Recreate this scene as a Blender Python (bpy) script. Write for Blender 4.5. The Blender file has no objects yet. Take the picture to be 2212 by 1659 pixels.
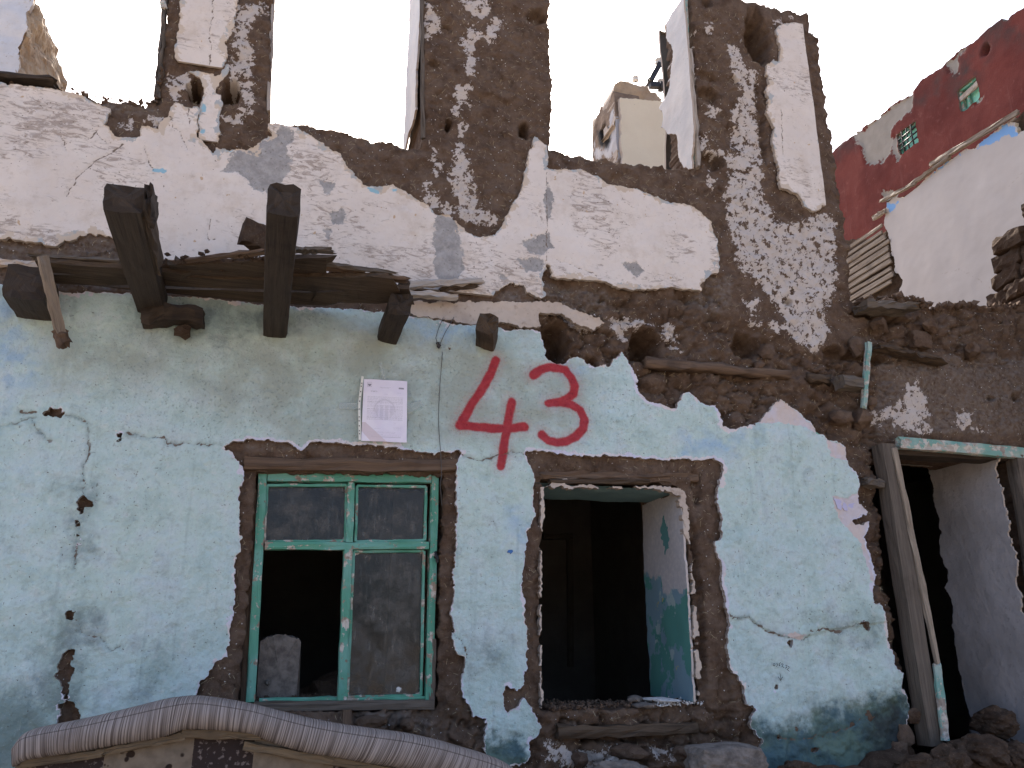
import bpy, bmesh, math, random
import numpy as np
from mathutils import Vector, Matrix

random.seed(7)
RNG = np.random.default_rng(11)
scene = bpy.context.scene
COL = scene.collection

# ------------------------------------------------------------------ camera
FPX, CU, CV = 1790.0, 1106.0, 829.5          # focal length and centre in 2212 x 1659 photo pixels
CAM = np.array([0.0, -4.0, 1.5])
YAW, PITCH = math.radians(16.0), math.radians(17.5)
FWD = np.array([math.sin(YAW) * math.cos(PITCH), math.cos(YAW) * math.cos(PITCH), math.sin(PITCH)])
RIGHT = np.array([math.cos(YAW), -math.sin(YAW), 0.0])
UP = np.cross(RIGHT, FWD)
cam_data = bpy.data.cameras.new('camera')
cam_data.sensor_width = 36.0
cam_data.lens = FPX / 2212.0 * 36.0
cam_data.clip_start, cam_data.clip_end = 0.05, 2000.0
cam = bpy.data.objects.new('camera', cam_data)
COL.objects.link(cam)
mw = Matrix.Identity(4)
for i in range(3):
    mw[i][0], mw[i][1], mw[i][2], mw[i][3] = RIGHT[i], UP[i], -FWD[i], CAM[i]
cam.matrix_world = mw
scene.camera = cam

# ------------------------------------------------------------------ sky, sun, exposure
SUN_AZ, SUN_EL = math.radians(5.0), math.radians(51.0)      # azimuth from +Y (behind the house) towards +X
world = bpy.data.worlds.new('World')
scene.world = world
world.use_nodes = True
wn = world.node_tree
bg = wn.nodes['Background']
sky = wn.nodes.new('ShaderNodeTexSky')
sky.sky_type = 'NISHITA'
sky.sun_disc = False
sky.sun_elevation = SUN_EL
sky.sun_rotation = SUN_AZ
sky.altitude = 900.0
sky.air_density = 0.75
sky.dust_density = 8.5
sky.ozone_density = 0.0
wn.links.new(sky.outputs[0], bg.inputs[0])
bg.inputs[1].default_value = 0.15
sd = bpy.data.lights.new('sun', 'SUN')
sd.energy = 3.6
sd.angle = math.radians(0.6)
sd.color = (1.0, 0.93, 0.82)
sun = bpy.data.objects.new('sun', sd)
COL.objects.link(sun)
sdir = Vector((math.sin(SUN_AZ) * math.cos(SUN_EL), math.cos(SUN_AZ) * math.cos(SUN_EL), math.sin(SUN_EL)))
sun.rotation_euler = sdir.to_track_quat('Z', 'Y').to_euler()
sun.location = (6, 6, 12)
vs = scene.view_settings
vs.view_transform = 'Standard'
vs.look = 'None'
vs.exposure = 1.52
vs.gamma = 1.0
vs.use_curve_mapping = False

# ------------------------------------------------------------------ pixel -> place
def ray(u, v):
    return FWD * FPX + RIGHT * (u - CU) + UP * (CV - v)
def on_y(u, v, y=0.0):
    d = ray(u, v); return CAM + d * ((y - CAM[1]) / d[1])
def on_x(u, v, x):
    d = ray(u, v); return CAM + d * ((x - CAM[0]) / d[0])
def on_z(u, v, z):
    d = ray(u, v); return CAM + d * ((z - CAM[2]) / d[2])
def px(r, *pts):
    """points read in one of the nine 3x enlargements A..I -> photo pixels"""
    k = 'ABCDEFGHI'.index(r)
    ox, oy = (k % 3) * 737.333, (k // 3) * 553.0
    return [(ox + p[0] / 3.0, oy + p[1] / 3.0) for p in pts]

class Frame:
    """a vertical wall plane: a = along, b = up, n = outwards"""
    def __init__(s, kind, value):
        s.kind, s.value = kind, value
        if kind == 'y':      # faces -Y
            s.O, s.A, s.n = np.array([0, value, 0.]), np.array([1., 0, 0]), np.array([0, -1., 0])
        elif kind == 'x':    # faces -X
            s.O, s.A, s.n = np.array([value, 0, 0.]), np.array([0, -1., 0]), np.array([-1., 0, 0])
        elif kind == 'b':    # faces +Y (back of a wall)
            s.O, s.A, s.n = np.array([0, value, 0.]), np.array([-1., 0, 0]), np.array([0, 1., 0])
        s.B = np.array([0, 0, 1.])
    def ab(s, u, v):
        P = on_x(u, v, s.value) if s.kind == 'x' else on_y(u, v, s.value)
        return float(P @ s.A), float(P[2])
    def poly(s, pts):
        """('w', a, b) entries are already in wall metres"""
        return np.array([(p[1], p[2]) if p[0] == 'w' else s.ab(*p) for p in pts], dtype=np.float64)
    def world(s, a, b, h):
        return s.O + np.multiply.outer(a, s.A) + np.multiply.outer(b, s.B) + np.multiply.outer(h, s.n)
FAC = Frame('y', 0.0)

# ------------------------------------------------------------------ noise
def _hash(ix, iy, seed):
    h = (ix.astype(np.uint32) * np.uint32(374761393) + iy.astype(np.uint32) * np.uint32(668265263) + np.uint32((seed * 2246822519) & 0xffffffff))
    h = (h ^ (h >> np.uint32(13))) * np.uint32(1274126177)
    return h ^ (h >> np.uint32(16))
def perlin(x, y, seed=0):
    x0, y0 = np.floor(x), np.floor(y)
    fx, fy = x - x0, y - y0
    ix, iy = x0.astype(np.int64), y0.astype(np.int64)
    u, w = fx * fx * fx * (fx * (fx * 6 - 15) + 10), fy * fy * fy * (fy * (fy * 6 - 15) + 10)
    def g(dx, dy):
        a = _hash(ix + dx, iy + dy, seed).astype(np.float64) * (2 * math.pi / 4294967296.0)
        return np.cos(a) * (fx - dx) + np.sin(a) * (fy - dy)
    n0 = g(0, 0); n1 = g(1, 0); n2 = g(0, 1); n3 = g(1, 1)
    return ((n0 + u * (n1 - n0)) * (1 - w) + (n2 + u * (n3 - n2)) * w) * 1.5
def fbm(x, y, size, octaves=4, seed=0, gain=0.5):
    t, amp = 0.0, 1.0
    for o in range(octaves):
        t = t + amp * perlin(x / size + 17.3 * o, y / size - 9.1 * o, seed + o)
        size, amp = size * 0.5, amp * gain
    return t
def worley(x, y, size, seed=0):
    x, y = x / size, y / size
    x0, y0 = np.floor(x).astype(np.int64), np.floor(y).astype(np.int64)
    f1 = np.full(x.shape, 9.0); f2 = np.full(x.shape, 9.0)
    for dx in (-1, 0, 1):
        for dy in (-1, 0, 1):
            h = _hash(x0 + dx, y0 + dy, seed)
            px_ = x0 + dx + (h & np.uint32(1023)).astype(np.float64) / 1023.0
            py_ = y0 + dy + ((h >> np.uint32(10)) & np.uint32(1023)).astype(np.float64) / 1023.0
            d = np.hypot(px_ - x, py_ - y)
            f2 = np.minimum(f2, np.maximum(f1, d)); f1 = np.minimum(f1, d)
    return f1, f2
def smooth(x, lo, hi):
    t = np.clip((x - lo) / (hi - lo), 0, 1); return t * t * (3 - 2 * t)

# ------------------------------------------------------------------ distance fields
def seg_d2(X, Y, p, q):
    vx, vy = q[0] - p[0], q[1] - p[1]
    t = np.clip(((X - p[0]) * vx + (Y - p[1]) * vy) / (vx * vx + vy * vy + 1e-12), 0, 1)
    return (X - p[0] - t * vx) ** 2 + (Y - p[1] - t * vy) ** 2
def sdf(X, Y, poly, margin=0.25):
    """positive inside the polygon, metres"""
    out = np.full(X.shape, -margin)
    lo, hi = poly.min(0) - margin, poly.max(0) + margin
    m = (X > lo[0]) & (X < hi[0]) & (Y > lo[1]) & (Y < hi[1])
    if not m.any(): return out
    x, y = X[m], Y[m]
    d2 = np.full(x.shape, 1e9); ins = np.zeros(x.shape, bool)
    n = len(poly)
    for i in range(n):
        p, q = poly[i], poly[(i + 1) % n]
        d2 = np.minimum(d2, seg_d2(x, y, p, q))
        c = (p[1] > y) != (q[1] > y)
        if c.any():
            ins ^= c & (x < (q[0] - p[0]) * (y - p[1]) / (q[1] - p[1] + 1e-12) + p[0])
    d = np.sqrt(d2)
    out[m] = np.where(ins, d, -d)
    return out
def line_d(X, Y, pts, margin=0.3):
    pts = np.asarray(pts)
    out = np.full(X.shape, margin)
    lo, hi = pts.min(0) - margin, pts.max(0) + margin
    m = (X > lo[0]) & (X < hi[0]) & (Y > lo[1]) & (Y < hi[1])
    if not m.any(): return out
    x, y = X[m], Y[m]; d2 = np.full(x.shape, margin * margin)
    for i in range(len(pts) - 1): d2 = np.minimum(d2, seg_d2(x, y, pts[i], pts[i + 1]))
    out[m] = np.sqrt(d2); return out
def union(X, Y, fr, polys, margin=0.25):
    s = np.full(X.shape, -margin)
    for p in polys: s = np.maximum(s, sdf(X, Y, fr.poly(p), margin))
    return s
def axis(lo, hi, flo, fhi, fine, coarse):
    parts = []
    if flo > lo: parts.append(np.linspace(lo, flo, max(2, int((flo - lo) / coarse) + 1))[:-1])
    parts.append(np.linspace(flo, fhi, int((fhi - flo) / fine) + 1))
    if hi > fhi: parts.append(np.linspace(fhi, hi, max(2, int((hi - fhi) / coarse) + 1))[1:])
    return np.concatenate(parts)

# ------------------------------------------------------------------ objects
WLOC = {}
def prop(o, label=None, cat=None, group=None, kind=None):
    if label: o['label'] = label
    if cat: o['category'] = cat
    if group: o['group'] = group
    if kind: o['kind'] = kind
    return o
def place(o, loc, parent):
    loc = Vector([float(c) for c in loc])
    WLOC[o.name] = loc
    if parent is not None:
        o.parent = parent
        o.location = loc - WLOC[parent.name]
    else:
        o.location = loc
def thing(name, loc, label, cat, group=None):
    o = bpy.data.objects.new(name, None)
    o.empty_display_size = 0.2
    COL.objects.link(o)
    place(o, loc, None)
    return prop(o, label, cat, group)
def mesh_obj(name, V, Q=None, T=None, mat=None, parent=None, attrs=None, smoothed=False, base=None, vattrs=None):
    """V (n,3) world coordinates; Q quads, T triangles (index arrays)"""
    V = np.asarray(V, dtype=np.float64)
    if base is None:
        base = ((V[:, 0].min() + V[:, 0].max()) / 2, (V[:, 1].min() + V[:, 1].max()) / 2, V[:, 2].min())
    me = bpy.data.meshes.new(name)
    me.vertices.add(len(V))
    me.vertices.foreach_set('co', (V - np.array(base)).astype(np.float32).ravel())
    Q = np.zeros((0, 4), np.int32) if Q is None else np.asarray(Q, np.int32).reshape(-1, 4)
    T = np.zeros((0, 3), np.int32) if T is None else np.asarray(T, np.int32).reshape(-1, 3)
    idx = np.concatenate([Q.ravel(), T.ravel()])
    me.loops.add(len(idx))
    me.loops.foreach_set('vertex_index', idx)
    n = len(Q) + len(T)
    me.polygons.add(n)
    st = np.concatenate([np.arange(len(Q)) * 4, len(Q) * 4 + np.arange(len(T)) * 3]).astype(np.int32)
    me.polygons.foreach_set('loop_start', st)
    me.polygons.foreach_set('loop_total', np.concatenate([np.full(len(Q), 4), np.full(len(T), 3)]).astype(np.int32))
    me.polygons.foreach_set('use_smooth', np.full(n, bool(smoothed)))
    for k, a in (attrs or {}).items():
        at = me.attributes.new(k, 'FLOAT', 'POINT'); at.data.foreach_set('value', np.asarray(a, np.float32).ravel())
    for k, a in (vattrs or {}).items():
        at = me.attributes.new(k, 'FLOAT_VECTOR', 'POINT'); at.data.foreach_set('vector', np.asarray(a, np.float32).ravel())
    me.update(); me.validate()
    if mat is not None: me.materials.append(mat)
    o = bpy.data.objects.new(name, me)
    COL.objects.link(o)
    place(o, base, parent)
    return o

def patch(name, fr, a_s, b_s, S, H, thick, mat, parent=None, attrs=None, smoothed=True):
    """a sheet on a wall plane: the cells where S > 0, its rim snapped to S = 0 and turned back by `thick`"""
    na, nb = len(a_s), len(b_s)
    Aa, Bb = np.meshgrid(a_s, b_s)
    pos = S > 0
    cell = pos[:-1, :-1] | pos[1:, :-1] | pos[:-1, 1:] | pos[1:, 1:]
    gb, ga = np.gradient(S, b_s, a_s)
    g2 = ga * ga + gb * gb + 1e-6
    da = np.gradient(a_s)[None, :]; db = np.gradient(b_s)[:, None]
    lim = 1.0 * np.minimum(da, db)
    k = np.where(pos, 0.0, -S / g2)
    mvx, mvy = ga * k, gb * k
    ml = np.hypot(mvx, mvy) + 1e-9
    f = np.minimum(1.0, lim / ml)
    Aa, Bb = Aa + mvx * f, Bb + mvy * f
    idx = np.arange(na * nb).reshape(nb, na)
    q = np.stack([idx[:-1, :-1], idx[:-1, 1:], idx[1:, 1:], idx[1:, :-1]], -1)[cell]
    # rim edges
    pad = np.pad(cell, 1)
    E = []
    for (r, c, v0, v1) in ((-1, 0, idx[:-1, :-1], idx[:-1, 1:]), (1, 0, idx[1:, 1:], idx[1:, :-1]),
                           (0, -1, idx[1:, :-1], idx[:-1, :-1]), (0, 1, idx[:-1, 1:], idx[1:, 1:])):
        nbr = pad[1 + r:pad.shape[0] - 1 + r, 1 + c:pad.shape[1] - 1 + c]
        m = cell & ~nbr
        E.append(np.stack([v0[m], v1[m]], -1))
    E = np.concatenate(E)
    used, inv = np.unique(q, return_inverse=True)
    q = inv.reshape(-1, 4)
    W = fr.world(Aa.ravel(), Bb.ravel(), H.ravel())
    V = W[used]
    attrs = {k_: np.broadcast_to(a, S.shape).ravel() for k_, a in (attrs or {}).items()}
    rim, rinv = np.unique(E, return_inverse=True)
    rinv = rinv.reshape(-1, 2)
    th = (np.broadcast_to(thick, S.shape).ravel())[rim]
    V1 = W[rim]; V2 = V1 - fr.n[None, :] * th[:, None]
    n0, nr = len(V), len(rim)
    s = np.stack([n0 + rinv[:, 1], n0 + rinv[:, 0], n0 + nr + rinv[:, 0], n0 + nr + rinv[:, 1]], -1)
    AT = {k_: np.concatenate([a[used], a[rim], a[rim]]) for k_, a in attrs.items()}
    AT['rim'] = np.concatenate([np.zeros(n0), np.ones(2 * nr)])
    o = mesh_obj(name, np.concatenate([V, V1, V2]), np.concatenate([q, s]), None, mat, parent, AT, smoothed)
    return o

# ------------------------------------------------------------------ materials
class Mat:
    def __init__(s, name, rough=0.9, spec=0.25):
        s.m = bpy.data.materials.new(name)
        s.m.use_nodes = True
        s.nt = s.m.node_tree
        s.b = s.nt.nodes['Principled BSDF']
        s.b.inputs['Roughness'].default_value = rough
        s.b.inputs['Specular IOR Level'].default_value = spec
        s.geo = s.nt.nodes.new('ShaderNodeNewGeometry')
        s.pos = s.geo.outputs['Position']
    def link(s, a, sock):
        if isinstance(a, (int, float)): sock.default_value = a
        elif isinstance(a, tuple): sock.default_value = (a + (1.0,)) if len(a) == 3 and len(sock.default_value) == 4 else a
        else: s.nt.links.new(a, sock)
    def mth(s, op, a, b=0.0, c=None, clamp=False):
        n = s.nt.nodes.new('ShaderNodeMath'); n.operation = op; n.use_clamp = clamp
        s.link(a, n.inputs[0]); s.link(b, n.inputs[1])
        if c is not None: s.link(c, n.inputs[2])
        return n.outputs[0]
    def vec(s, v, scale=(1, 1, 1), rot=(0, 0, 0), loc=(0, 0, 0)):
        n = s.nt.nodes.new('ShaderNodeMapping')
        n.inputs['Scale'].default_value = scale; n.inputs['Rotation'].default_value = rot; n.inputs['Location'].default_value = loc
        s.nt.links.new(v, n.inputs['Vector']); return n.outputs[0]
    def noise(s, scale, detail=4, rough=0.55, vec=None, dist=0.0):
        n = s.nt.nodes.new('ShaderNodeTexNoise')
        n.inputs['Scale'].default_value = scale; n.inputs['Detail'].default_value = detail
        n.inputs['Roughness'].default_value = rough; n.inputs['Distortion'].default_value = dist
        s.nt.links.new(vec if vec is not None else s.pos, n.inputs['Vector']); return n.outputs[0]
    def voro(s, scale, vec=None, feature='F1', out=0, rnd=1.0):
        n = s.nt.nodes.new('ShaderNodeTexVoronoi'); n.feature = feature
        n.inputs['Scale'].default_value = scale; n.inputs['Randomness'].default_value = rnd
        s.nt.links.new(vec if vec is not None else s.pos, n.inputs['Vector']); return n.outputs[out]
    def ss(s, x, lo, hi, a=0.0, b=1.0):
        n = s.nt.nodes.new('ShaderNodeMapRange'); n.interpolation_type = 'SMOOTHSTEP'
        s.link(x, n.inputs[0]); s.link(lo, n.inputs[1]); s.link(hi, n.inputs[2]); s.link(a, n.inputs[3]); s.link(b, n.inputs[4])
        return n.outputs[0]
    def mix(s, f, a, b, blend='MIX'):
        n = s.nt.nodes.new('ShaderNodeMix'); n.data_type = 'RGBA'; n.blend_type = blend
        s.link(f, n.inputs[0]); s.link(a, n.inputs[6]); s.link(b, n.inputs[7]); return n.outputs[2]
    def attr(s, name, out='Fac'):
        n = s.nt.nodes.new('ShaderNodeAttribute'); n.attribute_name = name; return n.outputs[out]
    def xyz(s, v):
        n = s.nt.nodes.new('ShaderNodeSeparateXYZ'); s.nt.links.new(v, n.inputs[0]); return n.outputs
    def bump(s, h, strength=0.5, dist=0.01, normal=None):
        n = s.nt.nodes.new('ShaderNodeBump'); n.inputs['Strength'].default_value = strength; n.inputs['Distance'].default_value = dist
        s.link(h, n.inputs['Height'])
        if normal is not None: s.nt.links.new(normal, n.inputs['Normal'])
        return n.outputs[0]
    def out(s, color, normal=None, rough=None):
        s.link(color, s.b.inputs['Base Color'])
        if normal is not None: s.nt.links.new(normal, s.b.inputs['Normal'])
        if rough is not None: s.link(rough, s.b.inputs['Roughness'])
        return s.m

def mud_colour(M, tint=1.0):
    n1 = M.noise(2.2, 5, 0.6); n2 = M.noise(14, 6, 0.65); n3 = M.noise(95, 4, 0.7)
    c = M.mix(M.ss(n1, 0.35, 0.68), (0.122 * tint, 0.080 * tint, 0.057 * tint), (0.160 * tint, 0.110 * tint, 0.080 * tint))
    c = M.mix(M.ss(n2, 0.4, 0.75), c, (0.195 * tint, 0.138 * tint, 0.102 * tint))
    c = M.mix(M.ss(n2, 0.5, 0.22), c, (0.080 * tint, 0.051 * tint, 0.036 * tint))
    c = M.mix(M.mth('MULTIPLY', M.ss(n3, 0.58, 0.76), 0.7), c, (0.235, 0.175, 0.132))
    c = M.mix(M.mth('MULTIPLY', M.ss(n3, 0.42, 0.25), 0.7), c, (0.050, 0.032, 0.023))
    # chopped straw
    st = M.noise(1.0, 2, 0.5, vec=M.vec(M.pos, (60, 60, 420), (0, 0.5, 0)))
    st2 = M.noise(1.0, 2, 0.5, vec=M.vec(M.pos, (420, 60, 70), (0, 0.7, 0)))
    c = M.mix(M.mth('MULTIPLY', M.ss(M.mth('MAXIMUM', st, st2), 0.70, 0.76), 0.8), c, (0.33, 0.27, 0.19))
    return c, n2, n3

# mud wall, with the remains of lime wash and grey render
M = Mat('mud wall', 0.95, 0.12)
c, n2, n3 = mud_colour(M)
hf = M.noise(130, 5, 0.75); hf2 = M.noise(42, 4, 0.6)
w = M.mth('ADD', M.attr('wash'), M.mth('MULTIPLY', M.mth('SUBTRACT', hf, 0.5), 1.9))
w = M.mth('ADD', w, M.mth('MULTIPLY', M.mth('SUBTRACT', hf2, 0.5), 1.9))
wm = M.ss(w, -0.04, 0.10)
wc = M.mix(M.noise(9, 4), (0.58, 0.515, 0.475), (0.73, 0.665, 0.62))
c = M.mix(M.mth('MULTIPLY', M.ss(M.attr('dust'), 0.0, 0.6), M.ss(hf2, 0.3, 0.7)), c, (0.225, 0.185, 0.158))
c = M.mix(wm, c, wc)
nrm = M.bump(M.mth('ADD', M.mth('MULTIPLY', M.noise(34, 7, 0.78), 1.0), M.mth('MULTIPLY', hf, 0.45)), 1.0, 0.017)
MUD = M.out(c, nrm)

M = Mat('loose earth', 0.97, 0.1)
c, n2, n3 = mud_colour(M, 0.55)
nrm = M.bump(M.mth('ADD', M.noise(28, 6, 0.75), M.mth('MULTIPLY', M.noise(160, 4, 0.7), 0.3)), 1.0, 0.018)
EARTH = M.out(c, nrm)

# street ground
M = Mat('dirt ground', 0.95, 0.1)
n2 = M.noise(1.3, 5, 0.6); n3 = M.noise(30, 4, 0.6)
c = M.mix(M.ss(n2, 0.3, 0.7), (0.27, 0.215, 0.165), (0.36, 0.295, 0.23))
c = M.mix(M.ss(n3, 0.55, 0.75), c, (0.22, 0.175, 0.135))
GROUND = M.out(c, M.bump(M.noise(20, 6, 0.7), 0.8, 0.02))

# turquoise limewash over plaster
M = Mat('turquoise plaster', 0.86, 0.2)
n1 = M.noise(1.1, 5, 0.6); n2 = M.noise(5.5, 5, 0.62); n3 = M.noise(26, 5, 0.65); n4 = M.noise(150, 3, 0.6)
c = M.mix(M.ss(n1, 0.36, 0.66), (0.485, 0.625, 0.620), (0.505, 0.640, 0.595))
c = M.mix(M.ss(n2, 0.42, 0.72), c, (0.505, 0.605, 0.630))
c = M.mix(M.mth('MULTIPLY', M.ss(n2, 0.54, 0.30), 0.85), c, (0.395, 0.520, 0.505))
c = M.mix(M.mth('MULTIPLY', M.ss(M.noise(9.5, 7, 0.75, dist=0.6), 0.53, 0.72), 0.55), c, (0.285, 0.355, 0.345))
c = M.mix(M.mth('MULTIPLY', M.ss(n3, 0.52, 0.74), 0.75), c, (0.62, 0.70, 0.70))
c = M.mix(M.mth('MULTIPLY', M.ss(n3, 0.48, 0.25), 0.7), c, (0.32, 0.405, 0.405))
# rain streaks
stv = M.noise(1.0, 3, 0.6, vec=M.vec(M.pos, (26, 26, 0.9)))
c = M.mix(M.mth('MULTIPLY', M.ss(stv, 0.56, 0.75), 0.22), c, (0.50, 0.56, 0.55))
c = M.mix(M.mth('MULTIPLY', M.ss(stv, 0.43, 0.28), 0.25), c, (0.25, 0.33, 0.34))
# dirt, with the planks' shade painted in: attribute with a ragged outline
gr = M.mth('ADD', M.attr('grime_shade'), M.mth('MULTIPLY', M.mth('SUBTRACT', M.noise(11, 6, 0.7), 0.5), 1.3))
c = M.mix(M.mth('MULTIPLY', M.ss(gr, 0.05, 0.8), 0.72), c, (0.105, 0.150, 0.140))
sp = M.noise(58, 3, 0.6)
sm = M.noise(95, 4, 0.7)
c = M.mix(M.mth('MULTIPLY', M.ss(sm, 0.56, 0.72), 0.35), c, (0.20, 0.235, 0.23))
c = M.mix(M.mth('MULTIPLY', M.ss(sm, 0.42, 0.28), 0.30), c, (0.66, 0.72, 0.72))
c = M.mix(M.mth('MULTIPLY', M.ss(sp, 0.63, 0.72), M.ss(M.noise(3.0, 3), 0.38, 0.62, 0.15, 0.75)), c, (0.13, 0.135, 0.12))
c = M.mix(M.ss(M.noise(75, 2, 0.5), 0.725, 0.76), c, (0.10, 0.09, 0.08))
# yellow-green tint and painted balcony shade on the upper band, and blue wash
yg = M.mth('MULTIPLY', M.attr('green_shade'), M.ss(M.noise(5, 5, 0.65), 0.22, 0.62))
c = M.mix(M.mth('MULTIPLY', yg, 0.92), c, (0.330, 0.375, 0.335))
bl = M.mth('MULTIPLY', M.attr('blue'), M.ss(M.noise(8.5, 4, 0.6), 0.38, 0.6))
c = M.mix(M.mth('MULTIPLY', bl, 0.7), c, (0.27, 0.42, 0.60))
st = M.ss(M.mth('ADD', M.attr('stain'), M.mth('MULTIPLY', M.mth('SUBTRACT', n3, 0.5), 0.9)), 0.05, 0.75)
c = M.mix(M.mth('MULTIPLY', st, 0.92), c, M.mix(M.ss(n2, 0.4, 0.62), (0.040, 0.090, 0.110), (0.090, 0.150, 0.115)))
sk = M.ss(M.mth('ADD', M.attr('black'), M.mth('MULTIPLY', M.mth('SUBTRACT', n3, 0.5), 0.9)), 0.15, 0.95)
c = M.mix(M.mth('MULTIPLY', sk, 0.85), c, (0.030, 0.034, 0.036))
# undercoat showing along broken edges
ed = M.mth('SUBTRACT', M.attr('edge'), M.mth('MULTIPLY', M.ss(M.noise(8, 4, 0.65), 0.50, 0.74), 0.042))
ed = M.mth('ADD', ed, M.mth('MULTIPLY', M.mth('SUBTRACT', M.noise(90, 3), 0.5), 0.012))
un = M.mix(M.ss(M.noise(4.5, 3), 0.42, 0.6), (0.66, 0.615, 0.60), (0.60, 0.60, 0.70))
c = M.mix(M.ss(ed, 0.0025, -0.001), c, un)
lay = M.ss(M.mth('ADD', M.attr('layer'), M.mth('MULTIPLY', M.mth('SUBTRACT', M.noise(60, 4), 0.5), 0.02)), -0.001, 0.002)
c = M.mix(lay, c, M.mix(M.ss(M.noise(6, 3), 0.45, 0.58), (0.58, 0.54, 0.58), (0.60, 0.52, 0.49)))
# spray paint with a soft halo
d = M.attr('spray')
sprn = M.mth('ADD', d, M.mth('MULTIPLY', M.mth('SUBTRACT', M.noise(170, 3, 0.6), 0.5), 0.012))
core = M.ss(sprn, -0.007, 0.006)
halo = M.mth('MULTIPLY', M.ss(d, -0.055, 0.004), M.ss(M.noise(230, 2, 0.5), 0.44, 0.62, 0.10, 0.75))
c = M.mix(M.mth('MULTIPLY', halo, 0.55), c, (0.42, 0.10, 0.12))
c = M.mix(M.mth('MULTIPLY', core, 0.95), c, M.mix(M.ss(n3, 0.4, 0.65), (0.33, 0.018, 0.030), (0.39, 0.030, 0.042)))
mudc = M.mix(M.noise(60, 4), (0.10, 0.078, 0.062), (0.21, 0.17, 0.14))
ck = M.mth('SUBTRACT', M.attr('crack'), M.mth('MULTIPLY', M.ss(M.noise(13, 3), 0.45, 0.8), 0.008))
c = M.mix(M.mth('MULTIPLY', M.ss(ck, 0.0030, 0.0010), M.ss(M.noise(9, 3), 0.32, 0.5)), c, mudc)
h = M.mth('ADD', M.mth('MULTIPLY', M.noise(48, 4, 0.6), 0.7), M.mth('MULTIPLY', n4, 0.22))
h = M.mth('ADD', h, M.mth('MULTIPLY', M.noise(17, 4, 0.55), 0.8))
h = M.mth('SUBTRACT', h, M.mth('MULTIPLY', M.ss(M.voro(60), 0.22, 0.05), M.attr('pit')))
rimc = M.mix(M.ss(M.noise(40, 4), 0.4, 0.65), (0.26, 0.21, 0.175), (0.55, 0.51, 0.48))
c = M.mix(M.attr('rim'), c, rimc)
TEAL = M.out(c, M.bump(h, 0.75, 0.014))

# white lime plaster
M = Mat('white lime plaster', 0.88, 0.2)
n1 = M.noise(1.4, 5, 0.6); n2 = M.noise(7, 5, 0.6); n3 = M.noise(33, 5, 0.65)
c = M.mix(M.ss(n1, 0.36, 0.68), (0.640, 0.575, 0.525), (0.715, 0.650, 0.600))
c = M.mix(M.mth('MULTIPLY', M.ss(n2, 0.52, 0.75), 0.5), c, (0.70, 0.655, 0.60))
c = M.mix(M.mth('MULTIPLY', M.ss(n2, 0.46, 0.25), 0.4), c, (0.61, 0.59, 0.60))
c = M.mix(M.mth('MULTIPLY', M.ss(M.noise(3.1, 6, 0.75), 0.48, 0.72), 0.75), c, (0.52, 0.44, 0.37))
c = M.mix(M.mth('MULTIPLY', M.ss(M.noise(19, 6, 0.75), 0.52, 0.75), 0.6), c, (0.46, 0.395, 0.345))
scu = M.noise(1.0, 6, 0.75, vec=M.vec(M.pos, (11, 11, 36), (0, 0.16, 0)), dist=1.2)
sa = M.mth('ADD', scu, M.mth('MULTIPLY', M.attr('scuff'), 0.16))
c = M.mix(M.mth('MULTIPLY', M.ss(sa, 0.60, 0.72), 0.75), c, (0.28, 0.225, 0.19))
spk = M.noise(62, 3, 0.6)
c = M.mix(M.ss(M.mth('ADD', spk, M.mth('MULTIPLY', M.attr('scuff'), 0.07)), 0.695, 0.74), c, (0.20, 0.155, 0.125))
c = M.mix(M.ss(M.noise(21, 2, 0.5), 0.705, 0.73), c, (0.50, 0.37, 0.25))
gz = M.mth('ADD', M.attr('cement'), M.mth('MULTIPLY', M.mth('SUBTRACT', M.noise(50, 5, 0.7), 0.5), 0.06))
gc = M.mix(M.ss(M.noise(18, 5, 0.7), 0.3, 0.7), (0.255, 0.245, 0.24), (0.40, 0.385, 0.375))
gc = M.mix(M.ss(M.noise(60, 4), 0.6, 0.7), gc, (0.19, 0.17, 0.155))
c = M.mix(M.ss(gz, -0.002, 0.004), c, gc)
bz = M.mth('ADD', M.attr('blue'), M.mth('MULTIPLY', M.mth('SUBTRACT', M.noise(70, 3), 0.5), 0.02))
c = M.mix(M.ss(bz, -0.001, 0.003), c, (0.27, 0.46, 0.56))
ed = M.mth('SUBTRACT', M.attr('edge'), M.mth('MULTIPLY', M.ss(M.noise(9, 4, 0.65), 0.42, 0.70), 0.05))
ed = M.mth('ADD', ed, M.mth('MULTIPLY', M.mth('SUBTRACT', M.noise(90, 3), 0.5), 0.010))
c = M.mix(M.ss(ed, 0.005, 0.001), c, M.mix(M.ss(M.noise(10, 3), 0.5, 0.6), (0.55, 0.46, 0.37), (0.38, 0.40, 0.41)))
mudc = M.mix(M.noise(60, 4), (0.12, 0.09, 0.07), (0.25, 0.20, 0.165))
ck = M.mth('SUBTRACT', M.attr('crack'), M.mth('MULTIPLY', M.ss(M.noise(13, 3), 0.5, 0.85), 0.006))
c = M.mix(M.ss(ck, 0.0036, 0.0014), c, mudc)
c = M.mix(M.attr('rim'), c, M.mix(M.noise(45, 4), (0.34, 0.27, 0.21), (0.60, 0.54, 0.48)))
h = M.mth('ADD', M.mth('MULTIPLY', n3, 0.7), M.mth('MULTIPLY', M.noise(12, 4, 0.5), 0.9))
WHITE = M.out(c, M.bump(h, 0.45, 0.008))

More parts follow.
